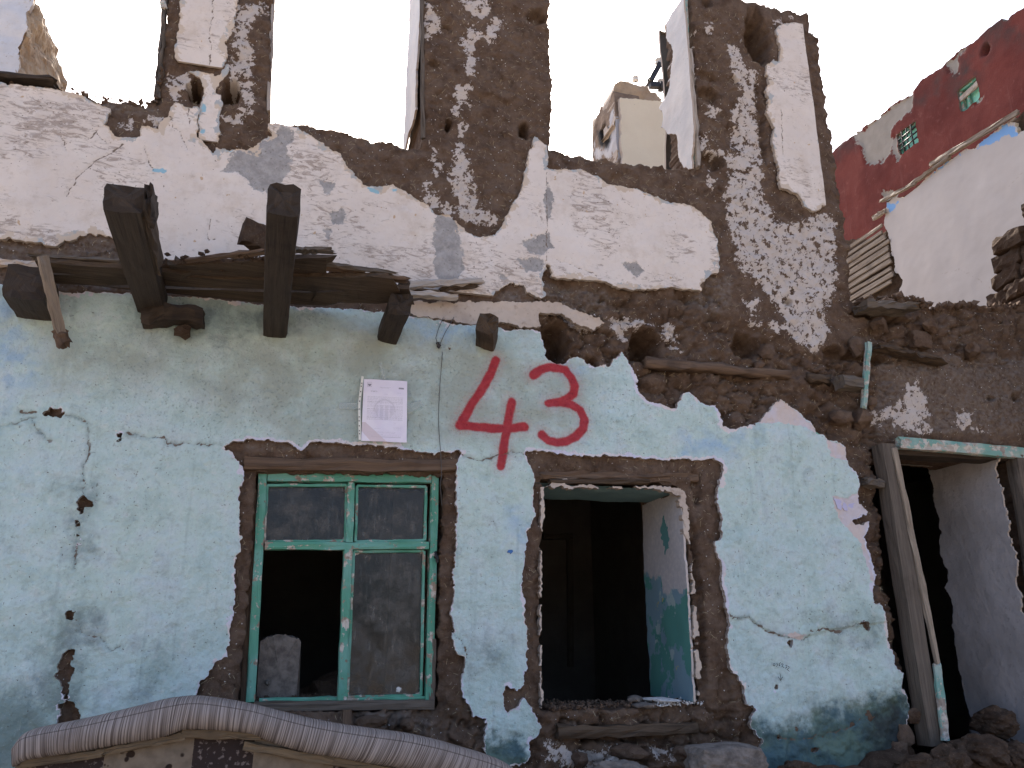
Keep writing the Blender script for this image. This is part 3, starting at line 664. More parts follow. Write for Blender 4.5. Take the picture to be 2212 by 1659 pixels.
# ---- lime wash and render left on the mud
WASH = [px('A', (1540, 20), (1740, 0), (1700, 80), (1620, 150), (1600, 250), (1650, 300), (1620, 500), (1650, 650), (1640, 720), (1560, 690), (1560, 560), (1480, 480), (1480, 420), (1500, 300), (1530, 150)),
    px('A', (1085, 470), (1200, 442), (1230, 520), (1130, 620), (1085, 580)), px('A', (1440, 740), (1560, 730), (1560, 790), (1450, 760)),
    px('A', (760, 760), (860, 740), (860, 800), (780, 810)), px('A', (950, 740), (1090, 720), (1040, 790), (960, 790)),
    px('B', (770, -40), (960, -40), (960, 80), (900, 100), (800, 40)), px('B', (838, 118), (890, 200), (950, 215), (965, 130), (1035, 92), (1045, 180), (970, 272), (880, 230), (872, 300), (850, 340), (905, 350), (862, 400), (852, 484), (790, 462), (820, 380), (778, 280), (830, 180)),
    px('B', (755, 550), (832, 508), (852, 555), (820, 600), (832, 650), (755, 738), (728, 720), (760, 640), (722, 600)), px('B', (768, 758), (800, 770), (822, 810), (790, 860), (752, 884)),
    px('B', (738, 895), (790, 920), (822, 1000), (842, 1100), (862, 1200), (902, 1260), (890, 1340), (940, 1320), (1004, 1400), (1002, 1440), (880, 1442), (780, 1422), (738, 1380), (770, 1300), (720, 1230), (690, 1150), (720, 1050), (745, 960)),
    px('B', (580, 920), (640, 1050), (672, 1100), (600, 1122)), px('B', (560, 1170), (640, 1280), (712, 1340), (702, 1392), (620, 1350), (528, 1290)), px('B', (550, -30), (600, 30), (655, 180), (600, 195), (580, 252), (540, 180)),
    px('C', (295, 275), (370, 300), (390, 380), (505, 480), (490, 560), (515, 650), (500, 750), (525, 850), (510, 950), (525, 1050), (540, 1200), (530, 1280), (600, 1320), (580, 1400), (700, 1450), (860, 1400), (930, 1355), (1000, 1420), (1004, 1659)) +
    px('F', (1010, 150), (980, 260), (925, 352), (965, 450), (905, 605), (860, 620), (760, 560), (700, 480), (590, 505), (585, 420), (700, 430), (650, 330), (560, 250), (480, 170), (400, 80), (355, 15)) + px('C', (340, 1500), (310, 1400), (288, 1250), (322, 1100), (290, 1000), (215, 955), (380, 990), (350, 930), (330, 700), (400, 600), (315, 400)),
    px('C', (40, 170), (80, 180), (95, 480), (70, 480)), px('C', (175, 650), (240, 690), (230, 760), (190, 740)), px('C', (150, 850), (200, 880), (190, 960), (140, 940)), px('C', (170, 1100), (240, 1150), (200, 1210), (170, 1180)), px('C', (160, 120), (210, 140), (200, 210), (165, 190)),
    px('C', (610, 110), (650, 95), (668, 130), (620, 138)), px('C', (695, 90), (740, 95), (735, 118), (700, 112)),
    px('F', (415, 290), (510, 270), (480, 360), (430, 330)), px('F', (450, 400), (520, 420), (500, 460), (455, 440)),
    px('E', (1740, 375), (1900, 385), (2030, 420), (1990, 440), (1880, 430), (1880, 530), (1780, 480)), px('E', (2100, 420), (2212, 440), (2212, 600), (2120, 520)), px('E', (1450, 350), (1580, 372), (1700, 425), (1640, 480), (1520, 430)),
    px('F', (1250, 1000), (1420, 960), (1470, 830), (1530, 800), (1580, 900), (1620, 1010), (1600, 1160), (1500, 1110), (1440, 1130), (1380, 1050), (1270, 1070)), px('F', (1790, 1010), (1900, 1000), (1880, 1090), (1980, 1130), (1800, 1100)), px('F', (1570, 1080), (1640, 1150), (1560, 1160)),
    px('H', (1330, 1520), (1500, 1540), (1620, 1560), (1760, 1540), (1800, 1600), (1700, 1700), (1420, 1659), (1330, 1570)), px('H', (2030, 1540), (2212, 1560), (2212, 1610), (2060, 1600))]
DUSTP = [px('F', (1300, 640), (2400, 640), (2400, 1140), (1300, 1150)), px('E', (1020, 240), (1200, 190), (1320, 280), (1300, 330), (1020, 300)), px('E', (1300, 150), (1800, 220), (1700, 380), (1300, 260)), px('F', (100, 130), (330, 120), (320, 330), (180, 400), (60, 280)), LEFTBAND,
    px('D', (1580, 1210), (2212, 1230), (2212, 1260), (1600, 1250)), px('H', (100, 1290), (620, 1290), (640, 1460), (100, 1400)), px('A', (560, 620), (1000, 670), (1050, 740), (750, 700))]
ROUGH = [px('E', (1290, 120), (1480, 140), (1800, 200), (2212, 210), (2212, 990), (1930, 880), (1880, 700), (1600, 700), (1440, 700), (1310, 600), (1290, 420)),
    px('F', (-100, 200), (130, 180), (240, 120), (300, 420), (540, 480), (720, 600), (900, 640), (1150, 560), (1300, 280), (2500, 300), (2500, 680), (1300, 700), (1420, 850), (1250, 1010), (1400, 1180), (1260, 1230), (1300, 1659), (1150, 1640), (1130, 1420), (1050, 1240), (840, 1110), (620, 930), (470, 1090), (240, 1050), (200, 960), (-60, 880)),
    px('I', (1200, -100), (1330, -100), (1500, 900), (1620, 1300), (1480, 1800), (1400, 1300), (1250, 500)), px('H', (100, 1270), (900, 1270), (940, 1700), (0, 1700)), px('H', (1200, 1280), (2212, 1290), (2300, 1900), (1100, 1900)), px('I', (0, 1240), (420, 1240), (540, 1900), (0, 1900))]
# beam sockets and other deep holes: region, centre, radii, depth
SOCK = [('E', 1400, 545, 108, 150, .26), ('E', 2005, 575, 110, 125, .24), ('F', 435, 570, 92, 85, .16), ('F', 1010, 625, 85, 60, .09), ('A', 1262, 565, 48, 66, .22), ('A', 1495, 580, 60, 82, .18), ('B', 703, 795, 24, 45, .14), ('B', 1195, 842, 38, 52, .12),
        ('B', 1290, 90, 75, 50, .07), ('B', 600, 400, 40, 26, .04), ('C', 500, 235, 82, 165, .22), ('C', 190, 590, 80, 45, .07), ('C', 205, 1020, 70, 60, .08), ('C', 180, 480, 60, 35, .04), ('C', 175, 5, 40, 30, .12), ('C', 350, 500, 22, 22, .04), ('C', 340, 860, 55, 90, .03),
        ('C', 520, 760, 22, 330, .035), ('F', 700, 285, 26, 22, .06), ('F', 1240, 640, 160, 40, .12), ('F', 2015, 915, 28, 24, .06), ('F', 2180, 910, 24, 30, .06), ('B', 1000, 640, 120, 40, .02), ('E', 1650, 690, 45, 60, .06), ('F', 1300, 380, 200, 24, .10), ('F', 300, 1050, 40, 70, .05),
        ('B', 690, 160, 22, 20, .03), ('H', 1800, 1480, 300, 26, .05), ('I', 120, 620, 34, 600, .05), ('F', 100, 1500, 30, 120, .04), ('I', 300, 1250, 60, 260, .03)]

FX, FZ = axis(-2.4, 6.4, -1.62, 4.75, 0.0078, 0.06), axis(-0.1, 5.95, 0.92, 5.62, 0.0078, 0.06)
X, Z = np.meshgrid(FX, FZ)
def swell(x, z):                      # the wall's own bulges, shared by every layer
    return 0.012 * fbm(x, z, 1.3, 2, 91)
def ragged(x, z, amp, size, seed):    # coordinates shaken so that traced outlines break up
    return x + amp * fbm(x, z, size, 5, seed, 0.62), z + amp * fbm(x, z, size, 5, seed + 40, 0.62)

wx, wz = ragged(X, Z, 0.012, 0.09, 5)
S = sdf(wx, wz, FAC.poly(OUTER), 0.4)
for hpoly in HOLES: S = np.minimum(S, -sdf(wx, wz, FAC.poly(hpoly), 0.4))
rough = np.clip(union(X, Z, FAC, ROUGH, 0.3) / 0.09 + 0.5, 0, 1)
f1, f2 = worley(*ragged(X, Z * 1.5, 0.035, 0.12, 61), 0.14, 3)
c1, c2 = worley(*ragged(X, Z, 0.012, 0.05, 62), 0.045, 4)
H = -0.022 + swell(X, Z)
H += 0.012 * fbm(X, Z, 0.30, 3, 21) + 0.010 * fbm(X, Z, 0.07, 4, 23, 0.6) + 0.0030 * fbm(X, Z, 0.020, 2, 25)
lump = 0.030 * (0.55 - f1) - 0.042 * np.exp(-(f2 - f1) / 0.08) * smooth(fbm(X, Z, 0.3, 2, 30), -0.40, 0.15) - 0.007 * np.exp(-(c2 - c1) / 0.10) + 0.030 * fbm(X, Z, 0.16, 5, 29, 0.62)
H += rough * (lump - 0.028)
# cracks and missing flakes elsewhere
t1, t2 = worley(*ragged(X, Z, 0.06, 0.2, 66), 0.42, 8)
H -= (1 - rough) * 0.010 * np.exp(-(t2 - t1) / 0.018) * smooth(fbm(X, Z, 0.5, 2, 67), -0.1, 0.4)
fl = smooth(fbm(X, Z, 0.22, 4, 70, 0.6), 0.18, 0.24)
H -= (1 - rough) * 0.007 * fl
H = np.minimum(H, -0.006 + swell(X, Z) + 0.05 * rough * smooth(S, 0.0, 0.05))
sx, sz = ragged(X, Z, 0.016, 0.07, 77)
for (r, cx, cy, rx, ry, dep) in SOCK:
    (u0, v0), (u1, v1), (u2, v2) = px(r, (cx, cy), (cx + rx, cy), (cx, cy + ry))
    P, Pa, Pb = FAC.ab(u0, v0), FAC.ab(u1, v1), FAC.ab(u2, v2)
    ra, rb = abs(Pa[0] - P[0]), abs(Pb[1] - P[1])
    q = np.hypot((sx - P[0]) / ra, (sz - P[1]) / rb)
    H -= dep * smooth(1.06 - q, 0.0, 0.42)
# open rims crumble
H -= 0.03 * np.exp(-np.maximum(S, 0) / 0.03) * (0.6 + 0.8 * fbm(X, Z, 0.08, 3, 79))
wash = np.clip(union(*ragged(X, Z, 0.014, 0.06, 81), FAC, WASH, 0.2) / 0.040, -1.8, 0.45) + 0.66 * fbm(X, Z, 0.055, 5, 83, 0.78) - 0.12
wash = np.maximum(wash, -1.5 + 0.85 * smooth(fbm(X, Z, 0.5, 2, 84), 0.0, 0.5) * (1 - rough))
dust = np.clip(union(X, Z, FAC, DUSTP, 0.2) / 0.06 + 0.3, 0, 1)
HM, SM = H, S
THK = 0.50 - 0.13 * smooth(X, 2.15, 2.2) * (1 - smooth(X, 2.5, 2.6)) * smooth(Z, 4.2, 4.3)
mud = patch('mud_wall', FAC, FX, FZ, S, H, THK, MUD, house, {'wash': wash, 'dust': dust})
# the wall's inner face
BX, BZ = np.linspace(-6.4, 2.4, 180), np.linspace(-0.1, 5.95, 120)
Xb, Zb = np.meshgrid(BX, BZ)
Sb = sdf(-Xb, Zb, FAC.poly(OUTER), 0.4)
for hpoly in HOLES: Sb = np.minimum(Sb, -sdf(-Xb, Zb, FAC.poly(hpoly), 0.4))
patch('inner_wall_face', Frame('b', 0.5), BX, BZ, Sb, 0.02 * fbm(Xb, Zb, 0.4, 3, 88), 0.02, DARKPL, house, {})

# ---- turquoise plaster with the painted number
TX, TZ = axis(-2.4, 3.55, -1.55, 3.55, 0.0062, 0.05), axis(0.15, 3.42, 0.95, 3.42, 0.0062, 0.05)
X, Z = np.meshgrid(TX, TZ)
wx, wz = ragged(X, Z, 0.0075, 0.06, 105)
wx = wx + 0.006 * fbm(X, Z, 0.022, 2, 106); wz = wz + 0.006 * fbm(X, Z, 0.022, 2, 107)
S = sdf(wx, wz, FAC.poly(TEALP), 0.3)
hx, hz = ragged(X, Z, 0.010, 0.03, 108)
S0 = S
for hp in TEALHOLES: S = np.minimum(S, -sdf(hx, hz, FAC.poly(hp), 0.3))
CR = [px('D', (-40, 1130), (0, 1115), (60, 1085), (130, 1065), (190, 1060), (225, 1045)), px('D', (190, 1065), (230, 1100), (260, 1150), (330, 1200)), px('D', (425, 1035), (500, 1045), (560, 1070)), px('D', (225, 1015), (160, 1010), (110, 1000)),
      px('D', (560, 1070), (570, 1180), (575, 1260), (550, 1360), (545, 1420), (545, 1500), (540, 1570)), px('G', (505, 200), (495, 280), (490, 380)), px('G', (480, 690), (520, 740), (540, 780), (640, 830), (720, 890), (800, 870)),
      px('I', (300, 660), (340, 695), (420, 680), (500, 740), (600, 790), (700, 818), (770, 830), (820, 800)), px('I', (830, 770), (940, 760), (1000, 785), (1100, 740), (1150, 725)), px('H', (740, 780), (790, 840), (810, 940)),
      px('D', (830, 1160), (960, 1175), (1060, 1165), (1090, 1220), (1160, 1225), (1280, 1215), (1430, 1230)), px('I', (640, 1470), (760, 1480), (960, 1440), (1100, 1390), (1160, 1340)), px('E', (775, 1285), (850, 1320), (940, 1320), (1100, 1270), (1190, 1280))]
crack = np.full(X.shape, 0.3)
kx, kz = ragged(X, Z, 0.010, 0.05, 111)
for cpts in CR: crack = np.minimum(crack, line_d(kx, kz, FAC.poly(cpts)))
STROKES = [px('E', (1003, 678), (975, 745), (930, 835), (880, 910), (835, 975), (800, 1040), (768, 1097)), px('E', (768, 1098), (850, 1106), (960, 1117), (1080, 1118), (1188, 1107)), px('E', (1104, 945), (1092, 1010), (1076, 1100), (1055, 1200), (1042, 1290), (1034, 1362)),
           px('E', (1242, 775), (1290, 738), (1350, 721), (1400, 722), (1450, 740), (1488, 785), (1512, 845), (1505, 895), (1460, 930), (1400, 945), (1342, 955)), px('E', (1342, 955), (1420, 948), (1490, 960), (1545, 1000), (1575, 1060), (1565, 1120), (1520, 1172), (1460, 1200), (1400, 1207), (1340, 1192), (1298, 1158))]
spray = np.full(X.shape, 0.5)
qx, qz = X + 0.004 * fbm(X, Z, 0.08, 2, 115), Z + 0.004 * fbm(X, Z, 0.08, 2, 116)
for spts in STROKES: spray = np.minimum(spray, line_d(qx, qz, FAC.poly(spts), 0.5))
spray = 0.0235 - spray
def soft(polys, w, size=0.15, seed=0, amp=0.05):
    return np.clip(union(*ragged(X, Z, amp, size, seed), FAC, polys, 0.5) / w + 0.5, 0, 1)
stain = soft([px('I', (430, 1420), (700, 1370), (900, 1290), (1150, 1260), (1330, 1170), (1470, 1180), (1560, 1700), (1500, 2200), (400, 2200))], 0.20, 0.2, 120)
stain = np.maximum(stain, 0.85 * soft([px('H', (930, 1560), (1010, 1480), (1120, 1460), (1215, 1500), (1240, 1700), (1100, 2100), (900, 2100))], 0.10, 0.1, 121))
bare = soft([px('D', (1560, 1150), (1900, 1170), (2300, 1170), (2300, 1270), (1560, 1260)), px('E', (0, 1180), (420, 1220), (420, 1290), (0, 1280)), px('E', (1190, 1230), (2300, 1280), (2300, 1350), (1190, 1310)), px('F', (0, 1280), (280, 1270), (290, 1480), (180, 1480), (160, 1340), (0, 1350)), px('E', (1850, 720), (1990, 860), (2180, 1020), (2060, 1040), (1880, 930)), px('F', (180, 930), (300, 930), (300, 1180), (200, 1120)), px('I', (190, 280), (320, 280), (330, 640), (230, 640)), px('I', (1100, 0), (1280, 40), (1270, 520), (1200, 420), (1080, 120))], 0.06, 0.1, 129, 0.02)
green_shade = soft([px('D', (0, 190), (60, 200), (90, 330), (0, 420)), px('D', (300, 560), (900, 500), (1400, 650), (2212, 420), (2212, 1200), (1700, 1150), (1100, 800), (300, 800)), px('E', (-40, 400), (450, 420), (820, 520), (1250, 640), (1700, 800), (1500, 1150), (700, 1230), (0, 1180)), px('E', (1040, 470), (1280, 480), (1330, 660), (1200, 620)), px('E', (580, 410), (830, 450), (820, 480), (600, 440)), px('I', (900, 1350), (1200, 1280), (1250, 1450), (1100, 1500))], 0.2, 0.25, 122)  # greenish paint tone plus overhang shade painted in below the planks
blue = soft([px('D', (-40, 300), (60, 330), (160, 420), (250, 700), (100, 900), (-40, 1000)), px('E', (480, 390), (620, 420), (820, 460), (800, 560), (650, 560), (500, 500)), px('F', (0, 1150), (500, 1150), (300, 1300), (0, 1300)), px('E', (1440, 660), (1600, 680), (1620, 760), (1480, 740)), px('H', (1120, 30), (1240, 30), (1190, 240), (1120, 260))], 0.14, 0.15, 123)
grime_shade = np.maximum(soft([px('D', (450, 1500), (620, 1500), (640, 1659), (480, 1659)), px('G', (440, 0), (600, 0), (560, 230), (430, 250)), px('G', (350, 560), (560, 600), (600, 900), (320, 920)), px('G', (280, 900), (520, 880), (560, 1420), (240, 1420))], 0.16, 0.15, 124) * 0.75,
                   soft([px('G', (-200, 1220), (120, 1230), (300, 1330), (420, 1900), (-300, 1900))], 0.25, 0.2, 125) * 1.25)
grime_shade = np.maximum(grime_shade, 0.6 * soft([px('I', (850, 700), (1250, 640), (1330, 820), (1000, 880)), px('H', (830, 820), (1100, 860), (1060, 1040), (850, 1000)), px('D', (800, 240), (2212, 320), (2212, 420), (1300, 560), (850, 560)), px('G', (900, 900), (1100, 900), (1050, 1200), (900, 1200))], 0.2, 0.2, 126))  # patch under the planks paints in the overhang's shade; the others are dirt
grime_shade = np.maximum(grime_shade, 0.5 * np.exp(-crack / 0.012))
black = soft([px('I', (1230, 1300), (1330, 1190), (1460, 1200), (1560, 1500), (1500, 2200), (1150, 2200), (1180, 1500))], 0.25, 0.15, 127)
layer = np.maximum(np.maximum(sdf(wx, wz, FAC.poly(px('F', (475, 1085), (540, 1020), (620, 936), (740, 1010), (840, 1112), (845, 1142), (740, 1095), (560, 1085))), .2), sdf(wx, wz, FAC.poly(px('F', (915, 1180), (1050, 1240), (1065, 1330), (960, 1300))), .2)),
                   np.maximum(sdf(wx, wz, FAC.poly(px('F', (960, 1550), (1060, 1570), (1140, 1530), (1145, 1600), (1220, 1659)) + px('I', (1100, 55), (1220, 50), (1170, 180), (1250, 470), (1220, 450), (1150, 200), (1020, 50))), .2),
                              sdf(wx, wz, FAC.poly(px('I', (640, 800), (720, 780), (800, 800), (770, 830), (700, 815))), .2)))
layer = np.maximum(layer, sdf(wx, wz, FAC.poly(px('E', (1765, 600), (1875, 596), (1860, 665), (1815, 625), (1780, 680))), .2))
pit = soft([px('D', (700, 650), (2212, 600), (2212, 1250), (900, 1150)), px('E', (0, 500), (2000, 600), (2100, 1250), (0, 1220))], 0.4, 0.3, 128)
H = swell(X, Z) + 0.0055 * fbm(X, Z, 0.16, 4, 130, 0.6) + 0.0018 * fbm(X, Z, 0.03, 3, 132) + 0.006 * np.maximum(0, fbm(X, Z * 1.8, 0.35, 3, 133))
H += 0.006 * np.exp(-np.maximum(S, 0) / 0.03) * (0.2 + fbm(X, Z, 0.12, 3, 134))
H -= 0.005 * np.exp(-(crack / 0.006) ** 2)
# the older coat under the bulging crack line of the right-hand field
H += 0.010 * smooth(Z - np.interp(X, *np.array(sorted(map(tuple, FAC.poly(px('I', (200, 650), (340, 700), (420, 685), (500, 745), (600, 795), (700, 820), (820, 800), (940, 765), (1100, 745), (1400, 700)))))).T), -0.004, 0.004) * smooth(X, 2.25, 2.32)
H -= 0.004 * smooth(layer, -0.001, 0.004) + 0.018 * stain * (0.3 + fbm(X, Z, 0.09, 4, 136))
teal = patch('turquoise_plaster', FAC, TX, TZ, S, H, 0.026, TEAL, house, {'edge': np.minimum(S0, S + 0.012) - 0.016 * bare, 'black': black, 'bare': bare, 'crack': crack, 'spray': spray, 'stain': stain, 'green_shade': green_shade, 'blue': blue, 'grime_shade': grime_shade, 'layer': layer, 'pit': pit})
teal['label'] = 'turquoise plaster with the number 43 sprayed in red'
ST_ = S; TXg, TZg = TX, TZ

# ---- white plaster of the upper floor
def white_patch(name, poly, x0, x1, z0, z1, step=0.0066, amp=0.007, thick=0.024, mat=None, cracks=(), cement=(), bluep=(), scuff=(), lift=0.006, seed=200, label=None, out=0.0, gap=False):
    P = FAC.poly(poly)
    a = axis(x0, x1, max(x0, -1.6), x1, step, 0.05); b = np.arange(z0, z1, step)
    x, z = np.meshgrid(a, b)
    rx, rz = ragged(x, z, amp, 0.06, seed)
    rx = rx + 0.005 * fbm(x, z, 0.022, 2, seed + 1); rz = rz + 0.005 * fbm(x, z, 0.022, 2, seed + 2)
    s = sdf(rx, rz, P, 0.3)
    if gap: s = np.minimum(s, 0.05 * (fbm(x, z, 0.16, 3, seed + 11) + 0.22))
    cr = np.full(x.shape, 0.3); kx, kz = ragged(x, z, 0.008, 0.05, seed + 3)
    for cpts in cracks: cr = np.minimum(cr, line_d(kx, kz, FAC.poly(cpts)))
    ce = union(*ragged(x, z, 0.012, 0.06, seed + 4), FAC, list(cement), 0.25) if cement else np.full(x.shape, -0.25)
    bl = union(*ragged(x, z, 0.006, 0.04, seed + 5), FAC, list(bluep), 0.25) if bluep else np.full(x.shape, -0.25)
    sc = np.clip(union(*ragged(x, z, 0.05, 0.2, seed + 6), FAC, list(scuff), 0.5) / 0.2 + 0.5, 0, 1) if scuff else np.zeros(x.shape)
    sc = np.maximum(sc, 0.75 * smooth(fbm(x, z, 0.45, 3, seed + 10), -0.05, 0.45))
    h = out + swell(x, z) + 0.004 * fbm(x, z, 0.18, 4, seed + 7, 0.55) + 0.0008 * fbm(x, z, 0.03, 3, seed + 8)
    h += lift * np.exp(-np.maximum(s, 0) / 0.025) * (0.2 + fbm(x, z, 0.1, 3, seed + 9))
    h -= 0.004 * smooth(ce, -0.002, 0.006) + 0.004 * np.exp(-(cr / 0.005) ** 2)
    o = patch(name, FAC, a, b, s, h, thick, mat or WHITE, house, {'edge': s, 'crack': cr, 'cement': ce, 'blue': bl, 'scuff': sc})
    if label: o['label'] = label
    return s, a, b
CEM = [px('A', (1440, 1100), (1470, 1050), (1530, 950), (1650, 950), (1700, 900), (1790, 870), (1830, 800), (1900, 850), (1920, 880), (1850, 960), (1900, 1040), (1880, 1110), (1830, 1200), (1740, 1250), (1640, 1230), (1600, 1170), (1520, 1120)),
       px('B', (610, 1380), (720, 1390), (760, 1460), (785, 1659)) + px('E', (790, 100), (740, 190), (640, 205), (600, 120), (600, 0)) + px('B', (600, 1560)), px('B', (1330, 1180), (1380, 1260), (1370, 1380), (1340, 1420), (1310, 1300)),
       px('B', (1160, 1570), (1250, 1530), (1350, 1510), (1370, 1600), (1300, 1650), (1230, 1640), (1180, 1600)), px('E', (1140, 20), (1250, 0), (1320, 20), (1300, 90), (1200, 105)), px('E', (1820, 50), (1900, 30), (1970, 90), (1930, 125), (1860, 100)),
       px('A', (2075, 1170), (2170, 1180), (2150, 1250), (2100, 1260)), px('A', (2130, 1380), (2220, 1340), (2250, 1440), (2160, 1450)), px('E', (1020, 110), (1090, 120), (1060, 160), (1030, 150)), px('A', (2100, 1470), (2150, 1480), (2140, 1540), (2105, 1530))]
BLU = [px('B', (160, 1212), (262, 1225), (235, 1268), (180, 1240)), px('A', (985, 1085), (1080, 1095), (1070, 1122), (990, 1110)), px('B', (1380, 1084), (1420, 1086), (1410, 1100), (1385, 1098)), px('A', (1330, 935), (1385, 960), (1380, 995), (1345, 955)), px('B', (330, 1225), (410, 1235), (400, 1252), (335, 1240)), px('A', (1450, 960), (1540, 945), (1500, 985), (1460, 980))]
CRW = [px('A', (940, 950), (960, 1040), (990, 1100)), px('A', (800, 930), (770, 955), (700, 1000), (600, 1060), (500, 1150), (430, 1270)), px('A', (1370, 1400), (1350, 1520), (1360, 1560), (1395, 1545)), px('A', (640, 830), (600, 870), (580, 890)), px('A', (600, 820), (640, 890), (700, 930)), px('A', (1100, 740), (1130, 820), (1170, 860), (1215, 970)), px('A', (1220, 700), (1225, 800)),
       px('A', (400, 780), (395, 880), (430, 980)), px('E', (1330, 40), (1335, -200), (1335, -550)), px('E', (1400, 20), (1500, 60), (1660, 130))]
SCU = [px('A', (0, 560), (500, 620), (660, 720), (600, 900), (300, 1000), (0, 1050)), px('A', (1850, 850), (2212, 1010), (2212, 1250), (1850, 1180)), px('A', (2000, 1250), (2212, 1280), (2212, 1640), (2080, 1600)), px('A', (700, 950), (900, 980), (960, 1200), (500, 1150)), px('E', (1000, 0), (1330, 0), (1300, 170), (1000, 200)), px('B', (40, 1400), (200, 1300), (120, 1640), (20, 1640)), px('E', (1400, 140), (2212, 150), (2212, 220), (1400, 190))]
white_patch('white_plaster', W1P, -2.4, 2.75, 3.30, 4.75, cracks=CRW, cement=CEM, bluep=BLU, scuff=SCU, seed=200, label='large sheet of scuffed white plaster')
white_patch('white_plaster', W2P, 2.35, 3.25, 4.0, 5.62, cracks=[px('C', (560, 520), (600, 510)), px('C', (640, 700), (650, 1000))], seed=220, amp=0.009)
white_patch('white_plaster', W3P, -0.75, 0.15, 4.45, 5.75, cracks=[px('A', (1372, -150), (1375, 0), (1382, 100), (1355, 200), (1366, 300), (1355, 420), (1376, 480))], seed=240, amp=0.009, thick=0.014, out=-0.004)
white_patch('white_plaster', W4P, -0.75, 0.15, 4.0, 4.85, bluep=[px('A', (1290, 655), (1335, 670), (1330, 720), (1290, 715)), px('A', (1275, 820), (1330, 825), (1320, 860), (1280, 850)), px('A', (1280, 720), (1300, 760), (1285, 800))], seed=260, thick=0.012, out=-0.007, amp=0.006)
white_patch('white_plaster', W5P, 2.2, 2.75, 4.9, 5.6, seed=270, amp=0.004, out=-0.004)
white_patch('cream_ledge', CREAMP, 0.45, 2.35, 3.0, 3.6, mat=CREAM, seed=280, amp=0.010, out=0.006, thick=0.03)
GREENP = plaster('old green paint', (0.22, 0.45, 0.38), (0.27, 0.50, 0.43), (0.17, 0.35, 0.30), 0.3)
LILAC = plaster('lilac undercoat', (0.46, 0.45, 0.66), (0.53, 0.52, 0.68), (0.40, 0.39, 0.58), 0.3)
COBALT = plaster('cobalt paint', (0.06, 0.17, 0.42), (0.08, 0.20, 0.45), (0.05, 0.12, 0.3), 0.3)
for k_, (nm_, poly_, m_) in enumerate((('paint_patch', px('F', (755, 1120), (850, 1138), (912, 1168), (915, 1202), (830, 1205), (768, 1196)), GREENP), ('paint_patch', px('F', (1045, 1580), (1095, 1570), (1136, 1545), (1140, 1610), (1060, 1655), (1040, 1630)), LILAC), ('paint_patch', px('F', (975, 1565), (1030, 1585), (1030, 1640), (1000, 1630)), LILAC), ('paint_patch', px('H', (1072, 262), (1085, 245), (1105, 250), (1112, 262), (1095, 276)), COBALT))):
    P_ = FAC.poly(poly_); l_, h_ = P_.min(0) - 0.04, P_.max(0) + 0.04
    white_patch(nm_, poly_, l_[0], h_[0], l_[1], h_[1], step=0.004, amp=0.004, mat=m_, seed=560 + 10 * k_, out=0.006, thick=0.016, lift=0.002)
# thin cream fillet at the far left
def quad_strip(name, pts3, size, mat, parent, seed=0, wob=0.004, seg=14, attrs=None):
    """a bar of rectangular section along a polyline; size = (thickness along y, height along z)"""
    return None

